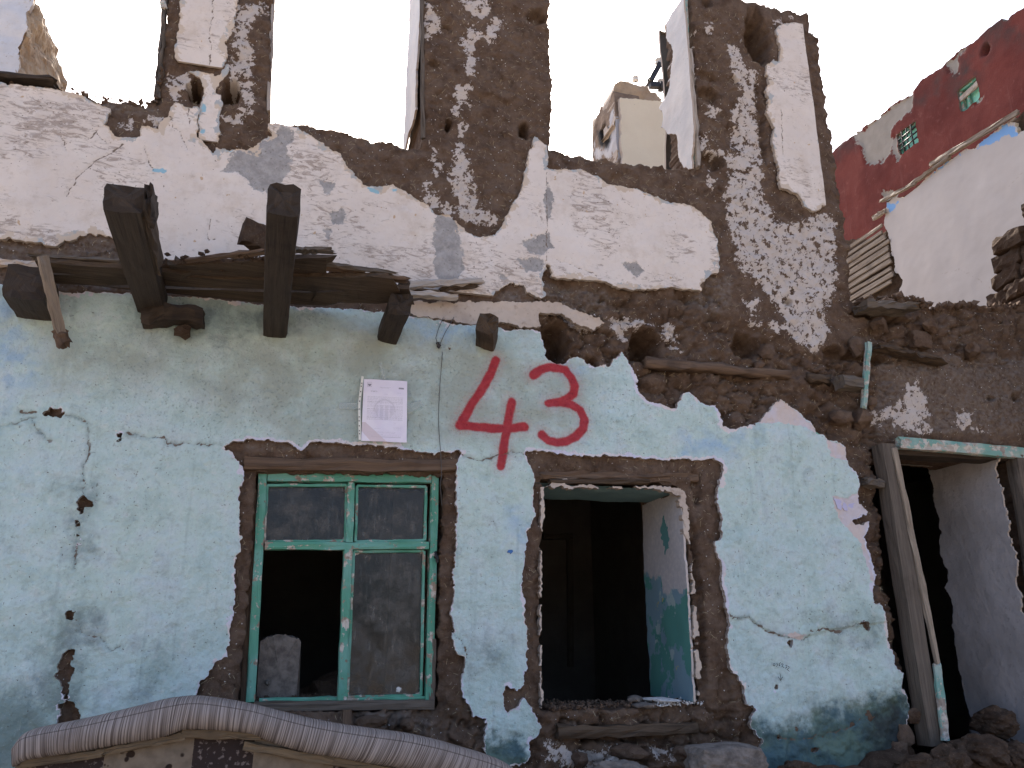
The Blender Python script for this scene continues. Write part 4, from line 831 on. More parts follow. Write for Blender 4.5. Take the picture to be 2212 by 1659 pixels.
# ================================================================== wood and other pieces
def bar(name, p0, p1, w, h, mat, parent=None, side=None, roll=0.0, seg=8, wob=0.004, w1=None, h1=None, jag0=0.0, jag1=0.0, seed=0, sub=3, smoothed=False, bend=0.0):
    """a worn timber: box from p0 to p1, uneven faces, splintered ends; wc carries along/across for the grain"""
    rng = np.random.default_rng(1000 + seed)
    p0, p1 = np.asarray(p0, float), np.asarray(p1, float)
    L = np.linalg.norm(p1 - p0); d = (p1 - p0) / L
    ref = np.array([0, 0, 1.0]) if abs(d[2]) < 0.85 else np.array([0, -1.0, 0])
    if side is not None: ref = np.asarray(side, float)
    s = np.cross(d, ref); s /= np.linalg.norm(s); t = np.cross(s, d)
    if roll: s, t = s * math.cos(roll) + t * math.sin(roll), t * math.cos(roll) - s * math.sin(roll)
    w1 = w if w1 is None else w1; h1 = h if h1 is None else h1
    ring = []
    for i in range(sub): ring.append((-0.5 + i / sub, -0.5))
    for i in range(sub): ring.append((0.5, -0.5 + i / sub))
    for i in range(sub): ring.append((0.5 - i / sub, 0.5))
    for i in range(sub): ring.append((-0.5, 0.5 - i / sub))
    nr = len(ring)
    V, WC = [], []
    for k in range(seg + 1):
        f = k / seg
        for j, (a, b) in enumerate(ring):
            cut = 1.0 - 0.06 * (abs(a) + abs(b) > 0.98)
            wa, hb = (w + (w1 - w) * f) * cut, (h + (h1 - h) * f) * cut
            o = rng.normal(0, wob, 2)
            e = f * L
            if k == 0: e -= rng.random() * jag0
            if k == seg: e += rng.random() * jag1
            P = p0 + d * e + s * (a * wa + o[0]) + t * (b * hb + o[1]) + t * bend * math.sin(math.pi * f)
            V.append(P); WC.append((e + seed * 0.37, a * wa + seed * 1.3, b * hb + seed * 0.7))
    Q = []
    for k in range(seg):
        for j in range(nr):
            a0, a1 = k * nr + j, k * nr + (j + 1) % nr
            Q.append((a0, a1, a1 + nr, a0 + nr))
    T = []
    for end in (0, 1):                       # end grain: an inner ring keeps the cut face from fanning
        base_ = seg * nr if end else 0
        cen = (p1 if end else p0); jg = (jag1 if end else jag0)
        i0 = len(V)
        for j in range(nr):
            q = V[base_ + j]; e = (q - cen) @ d
            V.append(cen + (q - cen - d * e) * 0.55 + d * (jg * 0.5 * (1 if end else -1) + rng.normal(0, wob + jg * 0.15))); WC.append((L * end, seed * 1.3 + j * 0.01, 0))
        V.append(cen + d * jg * 0.5 * (1 if end else -1)); WC.append((L * end, seed * 1.3, 0))
        for j in range(nr):
            a0, a1 = base_ + j, base_ + (j + 1) % nr; b0_, b1_ = i0 + j, i0 + (j + 1) % nr
            if end: Q.append((a0, a1, b1_, b0_)); T.append((b0_, b1_, i0 + nr))
            else: Q.append((a1, a0, b0_, b1_)); T.append((b1_, b0_, i0 + nr))
    return mesh_obj(name, V, Q, T, mat, parent, None, smoothed, vattrs={'wc': WC})

def board_on_z(name, zc, quad, th, mat, parent, seed=0, wob=0.003, seg=10, jag=0.02):
    """a board lying level: four pixels of its underside (front-left, front-right, back-right, back-left) met with the height zc"""
    P = [on_z(u, v, zc) for (u, v) in quad]
    rng = np.random.default_rng(500 + seed)
    V, WC, Q = [], [], []
    for k in range(seg + 1):
        f = k / seg
        a = P[0] * (1 - f) + P[1] * f; b = P[3] * (1 - f) + P[2] * f
        for r, (q, dz) in enumerate(((a, 0), (a, th), (b, th), (b, 0))):
            o = rng.normal(0, wob, 3)
            if k in (0, seg): o[0] += (1 if k else -1) * rng.random() * jag
            v = q + np.array([o[0], o[1], dz + o[2] * 0.6]); v[1] = min(v[1], -0.004)
            V.append(v); WC.append((v[0] + seed * .4, v[1] + seed * 1.1, v[2]))
    for k in range(seg):
        for r in range(4):
            a0, a1 = k * 4 + r, k * 4 + (r + 1) % 4
            Q.append((a0, a0 + 4, a1 + 4, a1))
    Q.append((0, 1, 2, 3)); e = seg * 4; Q.append((e, e + 3, e + 2, e + 1))
    return mesh_obj(name, V, Q, None, mat, parent, None, False, vattrs={'wc': WC})

def clod(name, c, r, mat, parent=None, seed=0, squash=(1, 1, 1), rough=0.28, sub=2, boxy=0.0):
    """an irregular lump"""
    bm = bmesh.new(); bmesh.ops.create_icosphere(bm, subdivisions=sub, radius=1.0)
    V = np.array([v.co[:] for v in bm.verts]); T = np.array([[v.index for v in f.verts] for f in bm.faces]); bm.free()
    rng = np.random.default_rng(seed)
    if boxy: V = V * (1 - boxy) + boxy * V / np.abs(V).max(1, keepdims=True) * 0.85
    o = rng.random(3) * 50
    d = 1 + rough * (perlin(V[:, 0] * 1.3 + o[0] + V[:, 2], V[:, 1] * 1.3 + o[1], seed) + 0.5 * perlin(V[:, 1] * 3 + o[2], V[:, 2] * 3 + V[:, 0] * 2, seed + 1)) + rough * 0.25 * perlin(V[:, 0] * 7 + o[1] + V[:, 1] * 3, V[:, 2] * 7 + o[0], seed + 2) + rough * 0.16 * perlin(V[:, 0] * 15 + o[1], V[:, 2] * 15 + V[:, 1] * 9, seed + 3) + rough * 0.06 * rng.normal(size=len(V)) * (0.5 if sub > 3 else 1.5)
    ang = rng.random() * 6.28; ca, sa = math.cos(ang), math.sin(ang)
    V = V * d[:, None] * r * np.array(squash)
    if not boxy: V = np.stack([V[:, 0] * ca - V[:, 1] * sa, V[:, 0] * sa + V[:, 1] * ca, V[:, 2]], -1)
    return mesh_obj(name, V + np.asarray(c), None, T, mat, parent, {'wash': np.full(len(V), -1.5), 'dust': np.zeros(len(V))}, False)

# ---- floor beams that stick out of the wall
def beam(wall_px, out_px, w, h, seed, mat=W_DARK, roll=0.0, jag=0.03, back=0.35, w1=None, h1=None, label=None):
    """bottom face from its wall pixel to its outer pixel"""
    P0 = on_y(*wall_px); P1 = on_z(*out_px, P0[2])
    up = np.array([0, 0, h / 2])
    d = (P1 - P0) / np.linalg.norm(P1 - P0)
    o = bar('floor_beam', P0 - d * back + up, P1 + up, w, h, mat, house, roll=roll, seg=10, wob=0.0016, jag1=jag, seed=seed, w1=w1, h1=h1, sub=4)
    if label: o['label'] = label
    return P0, P1
beam((76, 690), (50, 648), 0.165, 0.155, 1, label='short thick beam end at the far left')
B1 = beam((326, 678), (263, 462), 0.125, 0.112, 2, jag=0.025, w1=0.135, label='long split and charred beam')
B2 = beam((593, 728), (610, 469), 0.115, 0.125, 3, jag=0.02, label='long notched beam with nails')
beam((838, 741), (863, 682), 0.105, 0.105, 4, mat=W_DARK, roll=0.12, label='short tilted beam end')
beam((1052, 756), (1052, 722), 0.10, 0.105, 5, mat=W_PLANK, roll=0.25, back=0.3, label='beam stub cut off near the wall')
# split sliver on the long left beam, tenon on the tilted one, bolster under the left beam
bar('split_piece', B1[1] + np.array([0.09, 0.10, 0.055]), B1[1] + np.array([0.085, -0.0, 0.062]) + (B1[1] - B1[0]) * -0.0, 0.03, 0.10, W_DARK, house, seg=5, jag1=0.05, seed=6)
bar('split_piece', B1[1] * 0.45 + B1[0] * 0.55 + np.array([0.068, 0, 0.056]), B1[1] + np.array([0.070, 0.05, 0.054]), 0.028, 0.095, W_PLANK, house, seg=6, jag1=0.05, seed=7)
tp = on_y(867, 640, -0.27)
bar('tenon', tp + np.array([0, 0.05, -0.02]), tp + np.array([0.01, -0.02, 0.075]), 0.05, 0.04, W_DARK, house, seg=4, seed=8)
b0, b1 = on_y(308, 690, -0.045), on_y(440, 688, -0.05)
bar('wall_plate', b0, b1, 0.10, 0.085, W_DARK, house, seg=8, wob=0.006, seed=9, bend=0.02)
# nails
for (u, v, y) in ((488, 455, -1.25), (601, 505, -1.12), (613, 508, -1.1)):
    P = on_y(u, v, y)
    pass

# ---- remains of the balcony floor lying on the beams
zd = on_y(330, 641)[2]
DECK = [((86, 566), (392, 592), (388, 606), (110, 590)), ((112, 592), (640, 606), (640, 626), (130, 614)), ((130, 616), (700, 634), (700, 660), (146, 640)),
        ((385, 575), (692, 556), (690, 592), (395, 604)), ((640, 600), (818, 598), (836, 628), (640, 628)), ((690, 632), (858, 622), (868, 655), (690, 655))]
for i, q in enumerate(DECK):
    board_on_z('balcony_plank', zd + 0.012 * (i % 3) + (0.02 if i == 3 else 0) - (0.012 if i > 3 else 0), q, 0.022, W_PLANK, house, seed=20 + i, jag=0.07)
for i, (pa, pb_, w_) in enumerate((((86, 556), (250, 566), .05), ((236, 566), (392, 579), .04), ((388, 566), (560, 543), .035), ((636, 540), (694, 541), .045), ((640, 574), (770, 583), .03), ((735, 592), (860, 602), .045), ((680, 566), (830, 588), .02))):
    bar('balcony_splinter', on_z(*pa, zd + 0.035), on_z(*pb_, zd + 0.035), w_, 0.016, W_BROWN if i % 3 else W_POST, house, seg=9, wob=0.003, jag0=0.05, jag1=0.07, seed=880 + i)
# pale boards along the ledge to the right, broken board hanging at the left
bar('ledge_board', on_y(868, 617, -0.07), on_y(1030, 607, -0.05), 0.03, 0.042, W_GREY, house, seg=10, jag1=0.05, seed=31, h1=0.03)
bar('ledge_board', on_y(830, 630, -0.10), on_y(987, 643, -0.06), 0.045, 0.032, W_GREY, house, seg=10, jag0=0.06, seed=32)
bar('ledge_board', on_y(950, 626, -0.03), on_y(1018, 618, -0.03), 0.02, 0.02, W_PLANK, house, seg=6, jag1=0.05, seed=33)
bar('hanging_board', on_y(92, 553, -0.40), on_y(134, 733, -0.22), 0.045, 0.018, W_LATH, house, side=(0.5, -1, 0.2), seg=10, jag1=0.03, seed=34, wob=0.002)
hb = on_y(134, 733, -0.22)
bar('rotten_end', on_y(127, 712, -0.236), on_y(136, 736, -0.226), 0.055, 0.024, W_BROWN, house, side=(0.5, -1, 0.2), seg=4, jag1=0.035, seed=35, wob=0.004)
bar('cream_fillet', on_y(-60, 566, -0.004), on_y(84, 573, -0.004), 0.03, 0.03, CREAM, house, seg=12, wob=0.004, seed=36, jag1=0.02)

# ---- lintels and poles in the wall
bar('window_lintel', on_y(528, 1006, 0.055), on_y(984, 1010, 0.055), 0.12, 0.062, W_BROWN, house, seg=12, wob=0.004, seed=40)
bar('window_lintel', on_y(1160, 1030, 0.075), on_y(1500, 1036, 0.075), 0.10, 0.045, W_BROWN, house, seg=12, wob=0.005, seed=41)
bar('window_lintel', on_y(1186, 1040, 0.03), on_y(1400, 1042, 0.03), 0.05, 0.022, W_PLANK, house, seg=10, wob=0.003, seed=42)
bar('wall_pole', on_y(1392, 784, 0.015), on_y(1704, 811, 0.025), 0.065, 0.058, W_BROWN, house, seg=14, wob=0.005, seed=43, w1=0.05, h1=0.045, sub=3, smoothed=True)
bar('wall_pole', on_y(1740, 815, 0.03), on_y(1790, 823, 0.03), 0.05, 0.045, W_PLANK, house, seg=5, wob=0.007, seed=44, smoothed=True)
bar('wood_block', on_y(1812, 826, -0.05), on_y(1860, 832, -0.02), 0.08, 0.07, W_POST, house, seg=4, wob=0.004, seed=45, roll=0.15)
bar('green_batten', on_y(1876, 740, -0.06), on_y(1866, 878, -0.05), 0.030, 0.03, BLUEGREEN, house, seg=10, wob=0.002, jag1=0.02, seed=46)
bar('wood_block', on_y(1868, 1040, 0.0), on_y(1902, 1046, 0.0), 0.06, 0.05, W_POST, house, seg=4, wob=0.005, seed=47)
bar('roof_timber', on_y(1890, 750, -0.02), on_y(2010, 778, 0.0), 0.10, 0.03, W_PLANK, house, seg=10, wob=0.006, jag1=0.12, seed=48)
bar('roof_timber', on_y(1858, 664, -0.04), on_y(1960, 668, -0.03), 0.14, 0.05, W_POST, house, seg=8, wob=0.006, jag1=0.05, seed=49)
bar('sill_beam', on_y(1200, 1582, 0.05), on_y(1500, 1572, 0.05), 0.09, 0.05, W_PLANK, house, seg=12, wob=0.004, seed=50)
bar('sill_stud', on_y(749, 1532, 0.045), on_y(748, 1660, 0.045), 0.075, 0.04, W_BROWN, house, side=(1, 0, 0), seg=5, wob=0.002, seed=51)
# frame boards left in the upper openings
bar('old_frame_board', on_y(362, -70, 0.06), on_y(340, 215, 0.06), 0.025, 0.05, W_POST, house, seg=16, wob=0.006, seed=52)
bar('old_frame_board', on_y(348, 16, 0.05), on_y(360, 15, 0.05), 0.05, 0.05, BLUEGREEN, house, seg=3, wob=0.003, seed=53)
bar('old_frame_board', on_y(592, -70, 0.07), on_y(580, 245, 0.07), 0.02, 0.05, W_GREY, house, seg=12, wob=0.003, seed=54)
bar('old_frame_board', on_y(910, -80, 0.03), on_y(914, 300, 0.03), 0.02, 0.025, W_POST, house, seg=12, wob=0.003, seed=55)
bar('old_frame_board', on_y(1489, 110, 0.03), on_y(1508, 362, 0.03), 0.022, 0.05, W_GREY, house, seg=12, wob=0.004, seed=56)
bar('old_frame_board', on_y(1478, -60, 0.07), on_y(1497, 360, 0.07), 0.015, 0.03, BLUEGREEN, house, seg=12, wob=0.003, seed=57)

# ---- plastered reveals
def reveal(name, xr, y0, y1, z0, z1, mat, step=0.012, seed=300, amp=0.03, attrs=None, poly=None, th=0.012):
    fr = Frame('x', xr)
    a, b = np.arange(-y1 - 0.06, -y0 + 0.06, step), np.arange(z0 - 0.06, z1 + 0.06, step)
    A_, B_ = np.meshgrid(a, b)
    rx, rz = ragged(A_, B_, amp, 0.12, seed)
    P = np.array([(-y1, z0), (-y0, z0), (-y0, z1), (-y1, z1)]) if poly is None else fr.poly(poly)
    s = sdf(rx, rz, P, 0.3)
    h = 0.004 * fbm(A_, B_, 0.2, 3, seed + 2)
    at = {'edge': s}
    if attrs: at.update(attrs(A_, B_, fr))
    return patch(name, fr, a, b, s, h, th, mat, house, at)
xu1 = FAC.ab(*px('B', (536, 500))[0])[0]
reveal('opening_reveal', xu1 - 0.034, 0.06, 0.52, 4.42, 5.75, JAMBW, amp=0.02)
xu2 = FAC.ab(1506, 300)[0]
reveal('opening_reveal', xu2 - 0.04, 0.02, 0.60, 4.30, 5.80, JAMBW, amp=0.014, seed=310,
       poly=px('B', (2230, -120), (2195, 20), (2140, 80), (2104, 150), (2112, 240), (2150, 330), (2142, 420), (2122, 560), (2095, 640), (2052, 700), (2090, 760), (2072, 820), (2120, 858), (2175, 872), (2185, 1000), (2215, 1085)) + px('C', (60, 1090), (70, 700), (50, 300), (30, 0), (20, -120)))
xr2 = FAC.ab(1505, 1300)[0]
reveal('window_reveal', xr2 - 0.045, 0.015, 0.52, FAC.ab(1505, 1520)[1] + 0.01, FAC.ab(1330, 1047)[1] - 0.01, REVEAL, seed=320, amp=0.012,
       attrs=lambda A_, B_, fr: {'low': 1.78 - B_ + 0.10 * (-A_ > 0.3), 'spot': sdf(*ragged(A_, B_, 0.02, 0.08, 330), fr.poly([(1430, 1110), (1442, 1130), (1446, 1180), (1436, 1196), (1429, 1160)]), 0.2)})
xrd = FAC.ab(2225, 1300)[0]
reveal('door_reveal', xrd - 0.03, 0.03, 0.58, 0.35, 2.66, GREYPL, seed=340, amp=0.03)
# soffit and left edge of the second window
zs = FAC.ab(1330, 1047)[1] - 0.008
SX, SY = np.arange(1.02, xr2, 0.03), np.arange(0.02, 0.50, 0.03)
sxg, syg = np.meshgrid(SX, SY); si = np.arange(sxg.size).reshape(sxg.shape)
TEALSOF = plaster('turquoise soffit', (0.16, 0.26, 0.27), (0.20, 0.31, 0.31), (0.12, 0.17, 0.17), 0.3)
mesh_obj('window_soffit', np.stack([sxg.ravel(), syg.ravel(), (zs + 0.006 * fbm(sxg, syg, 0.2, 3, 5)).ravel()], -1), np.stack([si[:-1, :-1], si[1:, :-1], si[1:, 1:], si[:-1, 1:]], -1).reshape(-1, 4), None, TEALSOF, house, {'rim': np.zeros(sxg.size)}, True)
for k_, (poly_, a_) in enumerate(((px('E', (1315, 1490), (1325, 1462), (1400, 1465), (1450, 1440), (1480, 1450), (1440, 1478), (1600, 1486), (1800, 1482), (2000, 1492), (2080, 1478), (2180, 1500), (2225, 1530), (2232, 1560), (2100, 1512), (1900, 1500), (1500, 1500)), 0.010),
        (px('E', (1300, 1490), (1318, 1490), (1318, 1659)) + px('H', (1316, 60), (1300, 150), (1306, 400), (1300, 600), (1304, 800), (1300, 1000), (1312, 1270), (1302, 1270), (1290, 1000), (1292, 600), (1294, 300), (1296, 0)), 0.006),
        (px('F', (0, 1510), (25, 1530), (42, 1659)) + px('I', (46, 100), (60, 205), (40, 205), (20, 130), (5, 0), (-20, -80)), 0.010),
        (px('I', (62, 320), (85, 500), (105, 820), (100, 860), (120, 1000), (135, 1240), (100, 1240), (90, 1000), (72, 800), (70, 600)), 0.008))):
    P_ = FAC.poly(poly_); l_, h_ = P_.min(0) - 0.05, P_.max(0) + 0.05
    white_patch('plaster_edge', poly_, l_[0], h_[0], l_[1], h_[1], step=0.005, amp=a_, mat=CREAM, seed=500 + 10 * k_, out=-0.012, thick=0.04, gap=True)

# ---- the casement window with its green frame
def window():
    y0 = 0.085
    root = bpy.data.objects.new('casement_window', None); COL.objects.link(root)
    place(root, on_y(745, 1525, y0), house)
    root['label'] = 'green four-light casement window with one pane gone'
    def rail(u0, v0, u1, v1, w, d, mat, y=y0, seed=0, side=None, **k):
        return bar(k.pop('name', 'frame_rail'), on_y(u0, v0, y), on_y(u1, v1, y), w, d, mat, root, side=side, seg=10, wob=0.0016, seed=seed, **k)
    sd = (0, -1, 0)
    for nm, a in (('frame_stile', ((568, 1022, 541, 1516), 0.040, 0.05)), ('frame_stile', ((939, 1030, 925, 1516), 0.036, 0.05))):
        (u0, v0, u1, v1), w, d = a
        rail(u0, v0, u1, v1, d, w, GREEN, seed=int(u0), name=nm, side=(1, 0, 0))
    rail(578, 1031, 930, 1035, 0.05, 0.044, GREEN, seed=3)
    rail(572, 1180, 925, 1179, 0.045, 0.036, GREEN, seed=4, y=y0 - 0.006)
    rail(758, 1044, 754, 1172, 0.045, 0.036, GREEN, seed=5, name='mullion', side=(1, 0, 0))
    rail(752, 1187, 738, 1512, 0.05, 0.042, GREEN, seed=6, name='mullion', side=(1, 0, 0), y=y0 - 0.004)
    rail(548, 1526, 936, 1521, 0.06, 0.042, W_POST, seed=7, name='bottom_rail', y=y0 - 0.012)
    rail(560, 1512, 925, 1507, 0.03, 0.016, GREEN, seed=8, name='glazing_bar', y=y0)
    rail(934, 1380, 930, 1526, 0.06, 0.03, W_POST, seed=9, name='frame_stile', side=(1, 0, 0), y=y0 + 0.004)
    rail(548, 1060, 528, 1520, 0.05, 0.035, W_BROWN, seed=10, name='casing_board', side=(1, 0, 0), y=y0 + 0.03)
    # glazing beads
    for i, q in enumerate((((577, 1049), (748, 1049), (746, 1169), (570, 1171)), ((771, 1050), (920, 1052), (917, 1168), (768, 1170)), ((764, 1192), (915, 1191), (909, 1502), (750, 1506)))):
        for j in range(4):
            a, b = q[j], q[(j + 1) % 4]
            vert = j in (1, 3)
            bar('glazing_bead', on_y(*a, y0 + 0.006), on_y(*b, y0 + 0.006), 0.028, 0.013, GREEN, root, side=(1, 0, 0) if vert else None, seg=8, wob=0.001, seed=70 + 4 * i + j)
        P = [on_y(*p, y0 + 0.012) for p in q]
        nn = 26
        f = np.linspace(0, 1, nn); U_, W_ = np.meshgrid(f, f)
        top = P[0][None, None] * (1 - U_[..., None]) + P[1][None, None] * U_[..., None]
        bot = P[3][None, None] * (1 - U_[..., None]) + P[2][None, None] * U_[..., None]
        G = bot * (1 - W_[..., None]) + top * W_[..., None]
        wd, ht = np.linalg.norm(P[1] - P[0]), np.linalg.norm(P[0] - P[3])
        ed = np.minimum(np.minimum(U_, 1 - U_) * wd, np.minimum(W_, 1 - W_) * ht)
        ii = np.arange(nn * nn).reshape(nn, nn)
        pane = mesh_obj('pane', G.reshape(-1, 3), np.stack([ii[:-1, :-1], ii[:-1, 1:], ii[1:, 1:], ii[1:, :-1]], -1).reshape(-1, 4), None, GLASS, root, {'pane_edge': ed.ravel()}, True)
    hp = on_y(942, 1192, y0 - 0.03)
    bar('latch', hp, hp + np.array([0.004, -0.01, -0.05]), 0.008, 0.008, BLACKM, root, seg=4, seed=91)
window()

# ---- doorway of the annex
bar('door_post', on_y(1908, 962, 0.0), on_y(2010, 1610, -0.02), 0.10, 0.095, W_POST, house, side=(1, 0, 0), seg=16, wob=0.0014, seed=101)
bar('split_edge', on_y(1931, 968, -0.052), on_y(2030, 1455, -0.066), 0.022, 0.036, W_FRESH, house, side=(1, 0, 0), seg=16, wob=0.0022, seed=102, w1=0.02, h1=0.028)
bar('door_stop', on_y(2024, 1442, -0.075), on_y(2042, 1600, -0.085), 0.02, 0.045, BLUEGREEN, house, side=(1, 0, 0), seg=8, wob=0.002, jag0=0.03, seed=103)
bar('door_lintel', on_y(1942, 957, -0.02), on_y(2330, 990, -0.02), 0.05, 0.07, BLUEGREEN, house, seg=12, wob=0.002, seed=104, jag0=0.02)
bar('door_lintel', on_y(1900, 975, 0.09), on_y(2330, 1000, 0.09), 0.14, 0.06, W_DARK, house, seg=10, wob=0.004, seed=105)
bar('door_post', on_y(2192, 985, 0.0), on_y(2300, 1640, 0.0), 0.09, 0.07, W_POST, house, side=(1, 0, 0), seg=12, wob=0.003, seed=106)

# ---- rooms behind: ceiling, back and side walls, so that the openings look into the dark
def slab(name, lo, hi, mat, parent=house):
    lo, hi = np.array(lo, float), np.array(hi, float)
    V = np.array([[(lo, hi)[i][0], (lo, hi)[j][1], (lo, hi)[k][2]] for i in (0, 1) for j in (0, 1) for k in (0, 1)])
    Q = [(0, 1, 3, 2), (4, 6, 7, 5), (0, 4, 5, 1), (2, 3, 7, 6), (0, 2, 6, 4), (1, 5, 7, 3)]
    return mesh_obj(name, V, Q, None, mat, parent, {'rim': np.zeros(8), 'wash': np.full(8, -1.5), 'dust': np.zeros(8)})
slab('upper_floor', (-2.35, 0.49, 3.28), (3.05, 3.6, 3.42), EARTH)
slab('annex_roof', (3.055, 0.49, 3.05), (6.3, 3.6, 3.18), EARTH)
slab('room_back_wall', (-2.35, 3.3, 0.1), (6.3, 3.6, 3.27), DARKPL)
slab('room_side_wall', (-2.35, 0.51, 0.1), (-2.1, 3.29, 3.27), DARKPL)
slab('room_side_wall', (0.62, 0.51, 0.1), (0.80, 3.29, 3.27), DARKPL)
slab('room_side_wall', (2.86, 0.51, 0.1), (3.05, 3.29, 3.27), DARKPL)
slab('room_side_wall', (6.05, 0.51, 0.1), (6.3, 3.29, 3.04), DARKPL)
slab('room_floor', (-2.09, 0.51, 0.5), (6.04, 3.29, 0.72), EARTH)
W_ROOM = wood('dark door frame', (0.11, 0.095, 0.08), (0.15, 0.13, 0.11), (0.05, 0.04, 0.035))  # room darkness put into the frame colour too
for (a, b, nm, i) in (((1230, 1165), (1233, 1440), 'inner_door_frame', 0), ((1172, 1160), (1236, 1160), 'inner_door_frame', 1)):
    bar(nm, on_y(*a, 3.27), on_y(*b, 3.27), 0.05, 0.05, W_ROOM, house, seg=4, seed=110 + i)

# ---- wires, stains of cable and the handwritten number on the plaster
def tube(name, pts, r, mat, parent=None, sides=5):
    pts = np.asarray(pts, float); V, Q = [], []
    n = len(pts)
    for i in range(n):
        d = pts[min(i + 1, n - 1)] - pts[max(i - 1, 0)]; d /= np.linalg.norm(d) + 1e-9
        ref = np.array([0, -1.0, 0]) if abs(d[1]) < 0.9 else np.array([0, 0, 1.0])
        s = np.cross(d, ref); s /= np.linalg.norm(s); t = np.cross(s, d)
        for k in range(sides):
            a = 2 * math.pi * k / sides; V.append(pts[i] + r * (s * math.cos(a) + t * math.sin(a)))
    for i in range(n - 1):
        for k in range(sides):
            a, b = i * sides + k, i * sides + (k + 1) % sides
            Q.append((a, b, b + sides, a + sides))
    Q = np.array(Q)
    T = [(0, k + 1, k) for k in range(1, sides - 1)] + [((n - 1) * sides, (n - 1) * sides + k, (n - 1) * sides + k + 1) for k in range(1, sides - 1)]
    return mesh_obj(name, V, Q, T, mat, parent, None, True)
tube('cable', [on_y(u, v, -0.012) for (u, v) in px('E', (655, 620), (650, 700), (640, 820), (632, 960), (630, 1080), (636, 1180), (645, 1290), (650, 1420), (640, 1480), (652, 1620))], 0.0017, WIREM, house)
tube('cable', [on_y(u, v, -0.02) for (u, v) in px('E', (625, 580), (612, 530), (630, 470), (660, 400))], 0.002, WIREM, house)
tube('cable', [on_y(u, v, -0.02) for (u, v) in px('E', (640, 570), (670, 500), (700, 450), (730, 395))], 0.002, WIREM, house)
bar('cable_clip', on_y(*px('E', (626, 560))[0], -0.012), on_y(*px('E', (632, 595))[0], -0.012), 0.012, 0.012, BLACKM, house, seg=3, seed=121)
# six digits and an arrow, in marker
def wz(pts):     # enlargement of the writing: 2028 px for 220 source px
    return [((2980 + x * 220 / 2028) * 0.54861, (2560 + y * 180 / 1659) * 0.54861) for (x, y) in pts]
DIG = [[(565, 490), (560, 555), (620, 560), (630, 500), (575, 480)], [(660, 500), (720, 500), (725, 530), (680, 600)], [(835, 440), (780, 500), (770, 560), (800, 575), (815, 540), (780, 530)], [(850, 520), (890, 490), (930, 515), (870, 590), (910, 600), (965, 640)],
       [(1005, 545), (1070, 550), (1060, 600), (1010, 670)], [(1020, 615), (1060, 640)], [(1100, 600), (1140, 590), (1145, 640), (1060, 700), (1100, 720), (1155, 775)], [(805, 830), (830, 930), (840, 1080), (850, 1140)], [(745, 955), (785, 1030), (835, 1100)], [(905, 965), (870, 1030), (840, 1090)]]
numv, numq = [], []
for dg in DIG:
    P = [np.array(on_y(u, v, -0.0125)) for (u, v) in wz(dg)]
    for a, b in zip(P[:-1], P[1:]):
        d = (b - a) / (np.linalg.norm(b - a) + 1e-9); s = np.array([-d[2], 0, d[0]]) * 0.0014; k = len(numv)
        numv += [a - s, b - s, b + s, a + s]; numq.append((k, k + 1, k + 2, k + 3))
numv = np.array(numv)
numv[:, 1] = -swell(numv[:, 0], numv[:, 2]) - 0.021
wr = mesh_obj('handwriting', numv, numq, None, INK, house)
wr['label'] = 'small handwritten number 076272 with an arrow below'
wr['kind'] = 'stuff'

# ---- straw and crumbs caught in the mud
ok = (SM > 0.02)
Xm, Zm = np.meshgrid(FX, FZ)
def sample_teal(x, z):
    i = np.clip(np.searchsorted(TXg, x), 0, len(TXg) - 1); j = np.clip(np.searchsorted(TZg, z), 0, len(TZg) - 1)
    inside = (x > TXg[0]) & (x < TXg[-1]) & (z > TZg[0]) & (z < TZg[-1])
    return np.where(inside, ST_[j, i], -1)
jj, ii = np.where(ok & (Xm > -1.5) & (Xm < 4.7) & (Zm > 0.95) & (Zm < 5.6))
pick = RNG.choice(len(jj), 26000, replace=False)
jj, ii = jj[pick], ii[pick]
x, z, h = Xm[jj, ii], Zm[jj, ii], HM[jj, ii]
wp = np.maximum(sdf(x, z, FAC.poly(W1P), 0.2), np.maximum(sdf(x, z, FAC.poly(W2P), 0.2), sdf(x, z, FAC.poly(W3P), 0.2)))
keep = (sample_teal(x, z) < -0.004) & (wp < -0.004)
x, z, h = x[keep], z[keep], h[keep]
def slivers(name, x, z, h, lmin, lmax, wid, mat, parent, stand=0.004):
    n = len(x); L = RNG.uniform(lmin, lmax, n); a = RNG.uniform(0, math.pi, n); w_ = wid * RNG.uniform(0.5, 1.2, n)
    dx, dz = np.cos(a) * L / 2, np.sin(a) * L / 2; ex, ez = -np.sin(a) * w_, np.cos(a) * w_
    y0 = -h - stand; t = RNG.normal(0, 0.006, n)
    V = np.stack([np.stack([x - dx - ex, y0 - t, z - dz - ez], -1), np.stack([x + dx - ex, y0 + t, z + dz - ez], -1), np.stack([x + dx + ex, y0 + t, z + dz + ez], -1), np.stack([x - dx + ex, y0 - t, z - dz + ez], -1)], 1).reshape(-1, 3)
    o = mesh_obj(name, V, np.arange(4 * n).reshape(-1, 4), None, mat, parent); o['kind'] = 'stuff'; return o
k = int(len(x) * 0.32)
slivers('straw', x[:k], z[:k], h[:k], 0.010, 0.030, 0.0008, STRAW, house)
